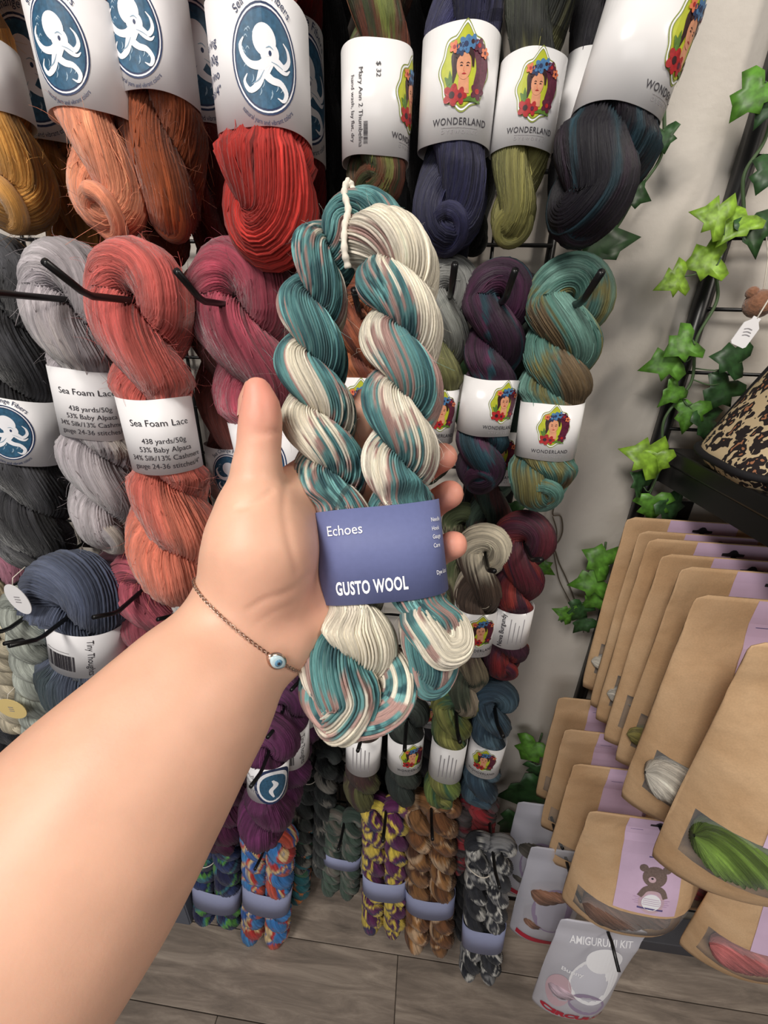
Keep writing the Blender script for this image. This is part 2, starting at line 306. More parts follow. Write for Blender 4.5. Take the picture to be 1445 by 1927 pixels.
def wonder(words=True):                  # unit emblem of a framed flower-haired portrait, half height 1
    def frame(k):
        a = np.linspace(0, 2*math.pi, 96, endpoint=False); r = k*(1+.05*np.cos(8*a)); x = .80*r*np.cos(a); y = .98*r*np.sin(a); y = np.where(y > .8*k, y+(.2*np.maximum(0, 1-np.abs(x)/.32)), y); return np.stack([x, y], -1)
    o = [poly(frame(1.0), 'olive_ink', 1), poly(frame(.955), 'white_ink', 2), poly(frame(.90), 'olive_ink', 3), poly(frame(.86), 'lime_ink', 4)]
    o += [stroke([(.05, .55), (.42, .52), (.58, .1), (.5, -.35), (.42, -.62)], [.35, .42, .40, .36, .2], 'plum_ink', 5, 18), stroke([(-.1, .55), (-.32, .35), (-.3, 0), (-.34, -.3)], [.3, .22, .16, .06], 'dark_ink', 5, 12),
          poly([(-.16, -.1), (.16, -.16), (.2, -.55), (-.16, -.55)], 'skin_ink', 6), ell(-.02, .12, .23, .34, 'skin_ink', 7, .05),
          stroke([(-.26, .3), (-.1, .5), (.2, .42), (.27, .1)], [.08, .16, .14, .06], 'dark_ink', 8, 12),
          stroke([(-.15, .17), (-.1, .19), (-.05, .165)], [.01, .03, .01], 'dark_ink', 8, 5), stroke([(.05, .165), (.1, .19), (.16, .17)], [.01, .03, .01], 'dark_ink', 8, 5),
          stroke([(-.14, .11), (-.1, .12), (-.06, .11)], [.02, .035, .02], 'dark_ink', 8, 5), stroke([(.05, .11), (.09, .12), (.13, .11)], [.02, .035, .02], 'dark_ink', 8, 5),
          stroke([(-.01, .1), (-.03, .0), (.02, -.02)], [.008, .015, .01], 'orange_ink', 8, 6), stroke([(-.07, -.085), (0, -.075), (.07, -.085)], [.01, .05, .01], 'red_ink', 8, 6),
          stroke([(-.6, -.15), (-.45, -.3), (-.3, -.45)], [.03, .2, .04], 'leaf_ink', 8, 8), stroke([(-.45, .0), (-.42, -.2), (-.35, -.35)], [.02, .14, .03], 'leaf_ink', 8, 8), stroke([(.0, -.74), (.3, -.68), (.6, -.78)], [.04, .16, .04], 'leaf_ink', 8, 8)]
    for x, y, r, a, b in ((0, .62, .2, 'blue_ink', 'navy_ink'), (.2, .68, .16, 'blue_ink', 'dark_ink'), (-.15, .5, .15, 'navy_ink', 'blue_ink'), (-.36, .56, .14, 'orange_ink', 'red_ink'), (.42, .6, .16, 'plum_ink', 'red_ink'), (.62, .45, .12, 'orange_ink', 'plum_ink'),
                          (-.34, -.6, .26, 'red_ink', 'dark_ink'), (-.08, -.62, .2, 'red_ink', 'plum_ink'), (.46, -.5, .2, 'plum_ink', 'red_ink')): o += bloom(x, y, r, a, b, 9)
    if words: o += [text('WONDERLAND', 0, -1.34, .185, 'black_ink', sx=.92, bold=.012, sp=1.12), rect(-.62, -1.42, .62, -1.405, 'grey_ink'), text('DYEWORKS', 0, -1.57, .10, 'grey_ink', sx=1.1, sp=1.7)]
    return o
def seacircle(): return octopus()+[arc_text('Sea Change Fibers', .87, 1.12, math.pi/2, .16, 'navy_ink'), arc_text('natural yarn and vibrant colors', .97, 1.22, -math.pi/2, .10, 'navy_ink', False)]
EMB = {'octo': seacircle(), 'wonder': wonder()}
rsb = random.Random(5); BARS = []; x = -1
while x < 1:
    w = rsb.choice((.02, .03, .05, .07)); BARS.append((x, min(x+w, 1))); x += w+rsb.choice((.02, .03, .05))
def barcode(cx, cy, w, h, rot=0):
    b = [rect(a*w/2, -h/2, c*w/2, h/2, 'black_ink') for a, c in BARS]; return [(rot2(v, rot)+np.array([cx, cy]), f, l, m) for v, f, l, m in b]
def prints(kind, w, h):                  # shapes on a label of front half-width w and height h
    if kind == 'octo': return xf(EMB['octo'], h*.40, 0, 0)+[text('fingering', -h*.5, h*.14, h*.07, 'navy_ink', 'R'), text('100g', -h*.5, h*.02, h*.07, 'navy_ink', 'R'), text('merino', -h*.5, -h*.10, h*.07, 'navy_ink', 'R'), text('stitches/4"', -h*.5, -h*.22, h*.07, 'navy_ink', 'R')]
    if kind == 'octo_side': return xf(EMB['octo'], h*.40, w*.75, 0)
    if kind == 'wonder': return xf(EMB['wonder'], h*.34, w*.10, h*.10)
    if kind == 'wonder_side': return xf(EMB['wonder'], h*.31, w*.95, h*.08)
    if kind == 'lace':
        o = [text('Sea Foam Lace', w*.12, h*.16, h*.085, 'black_ink', sx=1.05)]
        for i, t in enumerate(('438 yards/50g', '53% Baby Alpaca', '34% Silk/13% Cashmere', 'gauge 24-36 stitches/4"')): o.append(text(t, w*.16, -h*(.07+.115*i), h*.07, 'black_ink'))
        return o
    if kind == 'wtext':
        o = xf(EMB['wonder'], h*.31, w*1.25, h*.08)
        for i, (t, c) in enumerate((('hand wash, lay flat, dry', .045), ('Mary Ann 2 Thumbelina', .05), ('', .04), ('$ 32', .05))): t and o.append(text(t, -w*.62+i*w*.24, -h*.08 if i < 2 else h*.24, h*c, 'black_ink', rot=-math.pi/2))
        return o+barcode(-w*.18, -h*.3, h*.2, h*.05, math.pi/2)
    if kind == 'lines':
        o = []
        o.append(text('Nova Burgundy', -w*.4, 0, h*.10, 'black_ink', rot=math.pi/2, bold=.02)); o += [rect(-w*.15+i*w*.2, -h*(.36-.06*(i % 2)), -w*.12+i*w*.2, h*(.34-.08*(i % 3)), 'grey_ink') for i in range(4)]
        return o
    if kind == 'ruled': return [rect(-w*.5+i*w*.22, -h*(.34-.05*(i % 2)), -w*.5+i*w*.22+w*.05, h*(.36-.06*((i+1) % 3)), 'grey_ink') for i in range(5)]
    if kind == 'barcode': return barcode(-w*.25, -h*.17, w*.95, h*.36)+[rect(-w*.6, h*.06, w*.1, h*.075, 'grey_ink'), text('Tiny Thoughts', w*.55, h*.0, h*.10, 'black_ink', rot=-math.pi/2)]+xf(octopus(), h*.42, -w*1.3, h*.05)
    if kind == 'drop':
        return [ell(w*.55, 0, h*.36, h*.52, 'navy_ink', 1), ell(w*.55, 0, h*.30, h*.45, 'white_ink', 2), ell(w*.55, -h*.02, h*.25, h*.38, 'sea_ink', 3), stroke([(w*.5, h*.2), (w*.66, h*.05), (w*.45, -h*.1), (w*.6, -h*.3)], [h*.04, h*.1, h*.08, h*.03], 'white_ink', 4),
                text('hand dyed', -w*.35, h*.12, h*.12, 'grey_ink'), text('fingering', -w*.35, -h*.06, h*.12, 'grey_ink'), text('superwash', -w*.35, -h*.24, h*.12, 'grey_ink')]
    return []
class Band:
    """paper sleeve: centre O, axis up a, right x, front f; half widths rx, ry; p squareness"""
    def __init__(s, O, a, x, f, rx, ry, h, p=2.0, psi=0.0, taper=0.0):
        s.O, s.a, s.x, s.f, s.rx, s.ry, s.h, s.p, s.taper = map(lambda q: q, (Vector(O), Vector(a), Vector(x), Vector(f), rx, ry, h, p, taper))
        th = np.linspace(-math.pi, math.pi, 721); X, Y = s._xy(th); d = np.concatenate([[0], np.cumsum(np.hypot(np.diff(X), np.diff(Y)))]); s.th = th; s.arc = d-np.interp(psi, th, d); s.len = d[-1]
    def _xy(s, th):
        sn, cs = np.sin(th), np.cos(th); e = 2/s.p; return s.rx*np.sign(sn)*np.abs(sn)**e, s.ry*np.sign(cs)*np.abs(cs)**e
    def pos(s, S, t, off):
        S = (np.asarray(S)-s.arc[0]) % s.len+s.arc[0]; th = np.interp(S, s.arc, s.th); X, Y = s._xy(th); k = 1+s.taper*np.asarray(t)/s.h; n = np.stack([X/s.rx**2, Y/s.ry**2], -1); n /= np.linalg.norm(n, axis=-1, keepdims=True)
        X, Y = X*k+n[:, 0]*off, Y*k+n[:, 1]*off
        return np.array(s.O)+X[:, None]*np.array(s.x)+Y[:, None]*np.array(s.f)+np.asarray(t)[:, None]*np.array(s.a)
    def paper(s, root, mat, th=.0004, n=56, wav=.0006, seed=0):
        S = np.linspace(s.arc[0], s.arc[-1], n, endpoint=False); rr = np.random.RandomState(seed).rand(2)*6; o = []
        for t, off in ((-s.h/2, 0), (s.h/2, 0), (s.h/2, -th), (-s.h/2, -th)):
            o.append(s.pos(S, t+wav*np.sin(S/s.len*2*math.pi*3+rr[0])*np.ones(n), off))
        V = np.stack(o, 0).reshape(-1, 3)-np.array(root.location); i = np.arange(n); i2 = (i+1) % n
        f = np.vstack([np.stack([k*n+i, k*n+i2, ((k+1) % 4)*n+i2, ((k+1) % 4)*n+i], -1) for k in range(4)])
        me = mesh_np('label', V, f); fl = np.zeros(len(f), bool); fl[:n] = True; fl[2*n:3*n] = True; me.polygons.foreach_set('use_smooth', fl); me.update()
        return link('label', me, root, mat)
    def decal(s, name, shapes, parent, root, step=None):
        me = decal_mesh(name, shapes, lambda S, t, off: s.pos(S, t, off)-np.array(root.location), step or s.rx/6); return link(name, me, parent)
def decal_mesh(name, shapes, fn, step, lift=.00012):
    bm = bmesh.new(); mats = []
    lay = bm.verts.layers.float.new('off')
    for v, f, l, m in shapes:
        if m not in mats: mats.append(m)
        vs = []
        for p in v: q = bm.verts.new((float(p[0]), float(p[1]), 0)); q[lay] = l; vs.append(q)
        for t in f:
            try: fc = bm.faces.new([vs[i] for i in t]); fc.material_index = mats.index(m)
            except ValueError: pass
    xs = [p.co.x for p in bm.verts]
    k = math.ceil(min(xs)/step)
    while k*step < max(xs):
        bmesh.ops.bisect_plane(bm, geom=bm.verts[:]+bm.edges[:]+bm.faces[:], dist=1e-7, plane_co=(k*step, 0, 0), plane_no=(1, 0, 0)); k += 1
    bm.verts.ensure_lookup_table(); S = np.array([p.co.x for p in bm.verts]); T = np.array([p.co.y for p in bm.verts]); L = np.array([p[lay] for p in bm.verts])
    Pn = fn(S, T, .0003+L*lift)
    for p, q in zip(bm.verts, Pn): p.co = q
    me = bpy.data.meshes.new(name); bm.to_mesh(me); bm.free()
    for m in mats: me.materials.append(M[m])
    return me
# ------------------------------------------------------------------ hooks and hung skeins
SEED = [100]; LASTB = [None]; DEPTHX = Vector((0, 1, 0)); GRIDY = .645
def hook(x, z, ytip, label, tip=.035, up=.6, y0=None):
    y0 = GRIDY if y0 is None else y0
    r = empty('wire_hook', (x, y0, z)); tag(r, label, 'hook', 'black display hooks')
    rod = [(0, 0, 0), (0, ytip-y0+.01, 0), (0, ytip-y0, .003), (0, ytip-y0-tip*math.cos(up), tip*math.sin(up))]
    link('rod', tube('rod', [rod[0], ((0, (ytip-y0)*.5, 0)), rod[1], rod[2], rod[3]], .0031, 8), r, M['black_metal'])
    b = box_mesh('back_bracket', .026, .006, .045, .0015); o = link('back_bracket', b, r, M['black_metal']); o.location = (0, .002, .008); return r
def hang(label, top, bot, Y, wpx, dye, lab=None, turns=2.0, ns=26, mat='wool', fuzz=0, group='yarn skeins hung on the wall grid', L=None, hk=None, back=None, seg=None, flare=0.0, phi=0.0, lean=0.0,
         tipy=.03, cat='yarn skein', twist=18.0, hooked=True, seed=None, knot=True, at_world=None, depthk=.85, chain=None, tie=None, pinch=.0, fuzzlen=.016, vps=2, name='yarn_skein', amp=.10, stray=34, extband=None):
    ns = int(ns*1.5)
    SEED[0] += 1; sd = SEED[0] if seed is None else seed
    if at_world: T, B = at_world
    else:
        B = at(bot[0], bot[1], Y); T = at(top[0], top[1], Y) if top else B+Vector((0, 0, L))
    mid = (T+B)/2; Wm = wpx*(depth(mid) if top or at_world else depth(at(bot[0], bot[1]-150, Y)))/FPX if wpx > 1 else wpx
    a = Wm/3.45; Rh = a*.78; Rt = a*.86+.004
    axis = (B-T); Lm = axis.length; ax = axis.normalized(); x = Vector((1, 0, 0)); x = (x-ax*(x@ax)).normalized(); f = ax.cross(x).normalized()
    if f.y > 0: f = -f
    kbot = 1.0; N = seg or int(26+turns*24)
    s = np.linspace(0, 1, N); t0 = (Rt*1.1+a)/Lm; t1 = 1-(Rh*kbot+a*1.0)/Lm
    q = t0+(t1-t0)*s; A = np.array(T)[None]+q[:, None]*np.array(axis)[None]
    A += np.array(x)[None]*(lean*np.sin(q*math.pi)*Lm)[:, None]
    Rr = Rh+(Rt-Rh)*np.exp(-s/.07)
    P, S = rope_path(A, turns, Rr, phi, np.tile(np.array(x), (N, 1)), np.tile(np.array(f), (N, 1)), kbot=kbot)
    rad = a*(1+flare*smooth01((S-.62)/.2)); 
    if lab and pinch: rad = rad*(1-pinch*np.exp(-((S-.5*(lab.get('t', (.5, .7))[0]+lab.get('t', (.5, .7))[1]))/.18)**2))
    if chain: rad = rad*(1+.22*np.sin(S*chain*math.pi*2))
    n = int(len(P)*1.0); P, (rad, S) = resample_closed(P, [rad, S], n)
    h_ = n//2; k_ = int(np.argmin(np.abs(S[:h_]-(.62 if lab else .97)))); P, rad, S = np.roll(P, -k_, 0), np.roll(rad, -k_), np.roll(S, -k_)
    root = empty(name, T); tag(root, label, cat, group)
    P = P-np.array(T)
    # flatten a little in depth
    fv = np.array(f); c0 = (np.array(axis)[None]*np.clip((P@np.array(ax)/Lm), 0, 1)[:, None]); dd = (P-c0)@fv; P = P-dd[:, None]*fv[None]*(1-depthk)
    b = None
    if lab:
        if 'py' in lab:                   # label given by the pixel rows of its front edges
            def tat(py):
                lo, hi = -.5, 1.5; fo = f*(Wm*.42*lab.get('w', 1.0))
                for _ in range(40):
                    m_ = (lo+hi)/2
                    if proj(T+axis*m_+fo)[1] < py: lo = m_
                    else: hi = m_
                return lo
            ta, tb = tat(lab['py'][0]), tat(lab['py'][1])
        else: ta, tb = lab['t']
        h = (tb-ta)*Lm; k = lab.get('w', 1.0); O_ = T+axis*((ta+tb)/2)+x*(lab.get('dx', 0)*Wm)
        tl = lab.get('tilt', 0); a_ = (-ax*math.cos(tl)+x*math.sin(tl)); x_ = (x*math.cos(tl)+ax*math.sin(tl))
        b = Band(O_, a_, x_, f, Wm*.5*k, Wm*.42*k*lab.get('flat', 1.0), h, lab.get('p', 2.2), lab.get('psi', 0), lab.get('taper', 0))
        pm = M[lab.get('mat', 'paper')]; p = b.paper(root, pm, seed=sd, wav=lab.get('wav', .0008))
        sh = prints(lab.get('kind', ''), b.rx, h)
        if sh: b.decal('print', sh, p, root)
    me, V, c, O = ply_mesh('yarn', P, rad, S, dye, ns, vps, amp, twist, True, sd, band=(b or extband, np.array(T)) if (b or extband) else None); LASTB[0] = b; y = link('yarn', me, root, M[mat])
    if stray: tag(link('stray_strands', stray_mesh(V, c, O, stray, 9, sd+2), root, M[mat]), None, None, kind='stuff')
    if knot:                              # tucked loop at the lower end
        rs = random.Random(sd); k0 = np.array(axis)*(1-a*1.5/Lm); ang = rs.uniform(-.6, .6); kk = []
        for tt in np.linspace(0, 2*math.pi, 22, endpoint=False):
            kk.append(k0+np.array(x)*(a*.75*math.sin(tt)*math.cos(ang))+np.array(ax)*(a*.9*(.35-math.cos(tt))*.8+a*.3)+fv*(a*(.55+.35*math.cos(tt)+.2*math.sin(tt+ang))))
        km, *_ = ply_mesh('end_loop', np.array(kk), np.full(22, a*.42), np.full(22, .99), dye, max(10, ns//2), vps, .075, twist, True, sd+5); link('end_loop', km, root, M[mat])
    if fuzz: tag(link('fuzz', fuzz_mesh(V, c, O, fuzz, fuzzlen, sd, band=(b, np.array(T)) if b else None), root, M['fuzz']), None, None, kind='stuff')
    if tie: # contrasting tie thread knotted round the skein
        q0 = np.array(axis)*tie; rr = Wm*.5; tp = [q0+np.array(x)*rr*math.sin(t)*1.02+fv*rr*.95*math.cos(t)+np.array(ax)*.006*math.sin(2*t) for t in np.linspace(-1.9, 1.9, 20)]; link('tie', tube('tie', tp, .0011, 6), root, M['kraft_tie'])
    if hk:                                # the hook that carries it
        zc = T.z-(2*a+.0045); hook(T.x, zc, Y-tipy-a, hk)
    if back:
        for i, bs in enumerate(back):
            bs = dict(bs); dy = bs.pop('dy', .082); dz = bs.pop('dz', 0); dx = bs.pop('dx', 0); LL = bs.pop('L', Lm); w = bs.pop('w', Wm*.84); lb = bs.pop('label'); dd = bs.pop('dye', dye)
            a2 = w/3.45; T2 = T+Vector((dx, dy, 2*(a2-a))); hang(lb, None, None, Y+dy, w, dd, at_world=(T2, T2+Vector((0, 0, -LL))), group=group, **{**dict(turns=turns, ns=max(16, int(ns/1.5)-6), mat=mat, stray=0), **bs})
    return root
# ------------------------------------------------------------------ room shell
WALLY = .665
def wall_mat():
    m, nt, b = new_mat('white_plaster'); tc = nt.nodes.new('ShaderNodeTexCoord'); nz = nt.nodes.new('ShaderNodeTexNoise'); nz.inputs['Scale'].default_value = 7; nz.inputs['Detail'].default_value = 7
    n2 = nt.nodes.new('ShaderNodeTexNoise'); n2.inputs['Scale'].default_value = 90; n2.inputs['Detail'].default_value = 4
    cr = nt.nodes.new('ShaderNodeValToRGB'); cr.color_ramp.elements[0].position = .3; cr.color_ramp.elements[0].color = rgba((196, 188, 179)); cr.color_ramp.elements[1].position = .7; cr.color_ramp.elements[1].color = rgba((208, 201, 192))
    ad = nt.nodes.new('ShaderNodeMath'); ad.operation = 'MULTIPLY_ADD'; ad.inputs[1].default_value = .15; bp = nt.nodes.new('ShaderNodeBump'); bp.inputs['Strength'].default_value = .35; bp.inputs['Distance'].default_value = .012
    for n in (nz, n2): nt.links.new(tc.outputs['Object'], n.inputs['Vector'])
    nt.links.new(nz.outputs[0], cr.inputs[0]); nt.links.new(cr.outputs[0], b.inputs['Base Color']); nt.links.new(n2.outputs[0], ad.inputs[0]); nt.links.new(nz.outputs[0], ad.inputs[2]); nt.links.new(ad.outputs[0], bp.inputs['Height']); nt.links.new(bp.outputs[0], b.inputs['Normal'])
    b.inputs['Roughness'].default_value = .55; return m
M['wall'] = wall_mat()
w = link('wall_back', box_mesh('wall_back', 6.0, .12, 2.9), None, M['wall']); w.location = (0, WALLY+.06, 1.45); w['kind'] = 'structure'
def plank_mat():
    m, nt, b = new_mat('grey_oak_vinyl'); tc = nt.nodes.new('ShaderNodeTexCoord'); oi = nt.nodes.new('ShaderNodeObjectInfo'); mp = nt.nodes.new('ShaderNodeMapping'); mp.inputs['Scale'].default_value = (1.0, 7, 1)
    va = nt.nodes.new('ShaderNodeVectorMath'); va.operation = 'ADD'; nt.links.new(tc.outputs['Object'], va.inputs[0]); sc = nt.nodes.new('ShaderNodeVectorMath'); sc.operation = 'SCALE'; sc.inputs[0].default_value = (13, 7, 3); nt.links.new(oi.outputs['Random'], sc.inputs['Scale']); nt.links.new(sc.outputs[0], va.inputs[1]); nt.links.new(va.outputs[0], mp.inputs[0])
    nz = nt.nodes.new('ShaderNodeTexNoise'); nz.inputs['Scale'].default_value = 5; nz.inputs['Detail'].default_value = 9; nz.inputs['Roughness'].default_value = .68; nz.inputs['Distortion'].default_value = .6; nt.links.new(mp.outputs[0], nz.inputs['Vector'])
    cr = nt.nodes.new('ShaderNodeValToRGB'); e = cr.color_ramp.elements; e[0].position = .3; e[0].color = rgba((104, 94, 86)); e[1].position = .7; e[1].color = rgba((172, 158, 145)); k = e.new(.5); k.color = rgba((138, 125, 114))
    mx = nt.nodes.new('ShaderNodeMix'); mx.data_type = 'RGBA'; mx.blend_type = 'MULTIPLY'; mx.inputs[0].default_value = 1; mr = nt.nodes.new('ShaderNodeMapRange'); mr.inputs['To Min'].default_value = .85; mr.inputs['To Max'].default_value = 1.12; nt.links.new(oi.outputs['Random'], mr.inputs[0])
    nt.links.new(nz.outputs[0], cr.inputs[0]); nt.links.new(cr.outputs[0], mx.inputs[6]); nt.links.new(mr.outputs[0], mx.inputs[7]); nt.links.new(mx.outputs[2], b.inputs['Base Color']); b.inputs['Roughness'].default_value = .6
    bp = nt.nodes.new('ShaderNodeBump'); bp.inputs['Strength'].default_value = .25; bp.inputs['Distance'].default_value = .003; nt.links.new(nz.outputs[0], bp.inputs['Height']); nt.links.new(bp.outputs[0], b.inputs['Normal']); return m
M['plank'] = plank_mat(); M['subfloor'] = simple('floor_joint', (40, 36, 33), .9)
fl = link('floor', box_mesh('floor', 6.0, 3.4, .05), None, M['subfloor']); fl.location = (0, WALLY-1.7, -.0285); fl['kind'] = 'structure'
pm = box_mesh('plank', .9085, .1505, .006, .0012, 1); pm.materials.append(M['plank'])
row = 0; y = WALLY-.085
while y > -.75:
    x = -1.9+(-.35 if row % 2 else .14)
    while x < 1.9: o = link('plank', pm, fl); o.location = (x, y-fl.location.y, 0.0255); x += .91
    y -= .152; row += 1
# ------------------------------------------------------------------ black wire grid panels
def wire_mesh(name, L, r, axis):
    p = [(-L/2, 0, 0), (0, 0, 0), (L/2, 0, 0)] if axis == 0 else [(0, 0, -L/2), (0, 0, 0), (0, 0, L/2)]; return tube(name, p, r, 6)
def grid_panel(x0, x1, z0, z1, sx, sz, label, fr=.006):
    r = empty('gridwall_panel', ((x0+x1)/2, GRIDY+.006, z0)); tag(r, label, 'display grid', 'black wire grids'); n = round((x1-x0)/sx); k = round((z1-z0)/sz)
    mv, mh = wire_mesh('wire', z1-z0, .0026, 2), wire_mesh('wire', x1-x0, .0026, 0); fv = wire_mesh('frame_rail', z1-z0, fr, 2)
    for me in (mv, mh, fv): me.materials.append(M['black_metal'])
    for i in range(n+1): o = link('frame_rail' if i in (0, n) else 'wire', fv if i in (0, n) else mv, r); o.location = (x0+(x1-x0)*i/n-r.location.x, 0, (z1-z0)/2)
    for j in range(k+1): o = link('wire', mh, r); o.location = (0, -.006, (z1-z0)*j/k)
    return r
gx = at(1035, 490, GRIDY).x
grid_panel(gx-1.22, gx, .22, 2.15, .0762, .0762, 'black wire grid carrying the hanging yarn skeins on the white wall')
TWS = 2.2
# ------------------------------------------------------------------ the photographer's left hand and forearm: one continuous surface
def cc(px, py, d): return np.array([(px-IW/2)/FPX*d, (py-IH/2)/FPX*d, d])      # camera frame: right, down, forward
def cam2world(P): P = np.asarray(P, float); return np.array(EYE)[None]+(P*np.array([1, -1, -1]))@np.array(CAMROT).T
def surface_nets(F, org, h):
    nx, ny, nz = F.shape; S = F < 0
    c = [(i, j, k) for i in (0, 1) for j in (0, 1) for k in (0, 1)]
    cnt = sum(S[i:nx-1+i, j:ny-1+j, k:nz-1+k].astype(np.int8) for i, j, k in c); mask = (cnt > 0) & (cnt < 8); I = np.argwhere(mask)
    vals = np.stack([F[I[:, 0]+i, I[:, 1]+j, I[:, 2]+k] for i, j, k in c], 1); acc = np.zeros((len(I), 3)); num = np.zeros(len(I))
    for a in range(8):
        for b in range(a+1, 8):
            if sum(abs(c[a][q]-c[b][q]) for q in range(3)) != 1: continue
            x = (vals[:, a] < 0) != (vals[:, b] < 0); den = np.where(x, vals[:, a]-vals[:, b], 1); t = np.where(x, vals[:, a]/den, 0)
            p = np.array(c[a])[None]+t[:, None]*(np.array(c[b])-np.array(c[a]))[None]; acc += p*x[:, None]; num += x
    V = org+(I+acc/num[:, None])*h; idx = np.full(mask.shape, -1, np.int32); idx[tuple(I.T)] = np.arange(len(I)); faces = []
    for ax in range(3):
        o = [0, 0, 0]; o[ax] = 1; A = S[:nx-o[0], :ny-o[1], :nz-o[2]]; B = S[o[0]:, o[1]:, o[2]:]; E = np.argwhere(A != B); b, d = [(1, 2), (2, 0), (0, 1)][ax]
        ok = (E[:, b] > 0) & (E[:, d] > 0) & (E[:, b] < idx.shape[b]) & (E[:, d] < idx.shape[d]) & (E[:, ax] < idx.shape[ax]); E = E[ok]; eb = np.zeros(3, int); eb[b] = 1; ed = np.zeros(3, int); ed[d] = 1
        q = np.stack([idx[tuple((E-eb-ed).T)], idx[tuple((E-ed).T)], idx[tuple(E.T)], idx[tuple((E-eb).T)]], 1); fl = A[tuple(E.T)]; q[~fl] = q[~fl][:, ::-1]; faces.append(q)
    return V, np.vstack(faces)
class Field:
    def __init__(s, lo, hi, h):
        s.lo, s.h = np.array(lo, float), h; s.n = np.ceil((np.array(hi)-s.lo)/h).astype(int)+1; s.F = np.full(s.n, 1.0, np.float32)
    def cone(s, p, q, r1, r2, k=.008, flat=None):
        p, q = np.asarray(p, float), np.asarray(q, float); m = max(r1, r2)+.022; a = np.clip(((np.minimum(p, q)-m-s.lo)/s.h).astype(int), 0, s.n-1); b = np.clip(((np.maximum(p, q)+m-s.lo)/s.h).astype(int)+1, 0, s.n)
        if (b <= a).any(): return
        g = np.meshgrid(*[s.lo[i]+np.arange(a[i], b[i])*s.h for i in range(3)], indexing='ij', sparse=True); ba = q-p; L2 = max(ba@ba, 1e-12)
        t = np.clip(((g[0]-p[0])*ba[0]+(g[1]-p[1])*ba[1]+(g[2]-p[2])*ba[2])/L2, 0, 1); d = np.sqrt((g[0]-p[0]-t*ba[0])**2+(g[1]-p[1]-t*ba[1])**2+(g[2]-p[2]-t*ba[2])**2)-(r1+(r2-r1)*t)
        sl = tuple(slice(a[i], b[i]) for i in range(3)); o = s.F[sl]; hh = np.maximum(k-np.abs(o-d), 0)/k; s.F[sl] = np.minimum(o, d)-hh*hh*k*.25
    def chain(s, pts, k=.008):
        for (p, r), (q, w) in zip(pts[:-1], pts[1:]): s.cone(p, q, r, w, k)
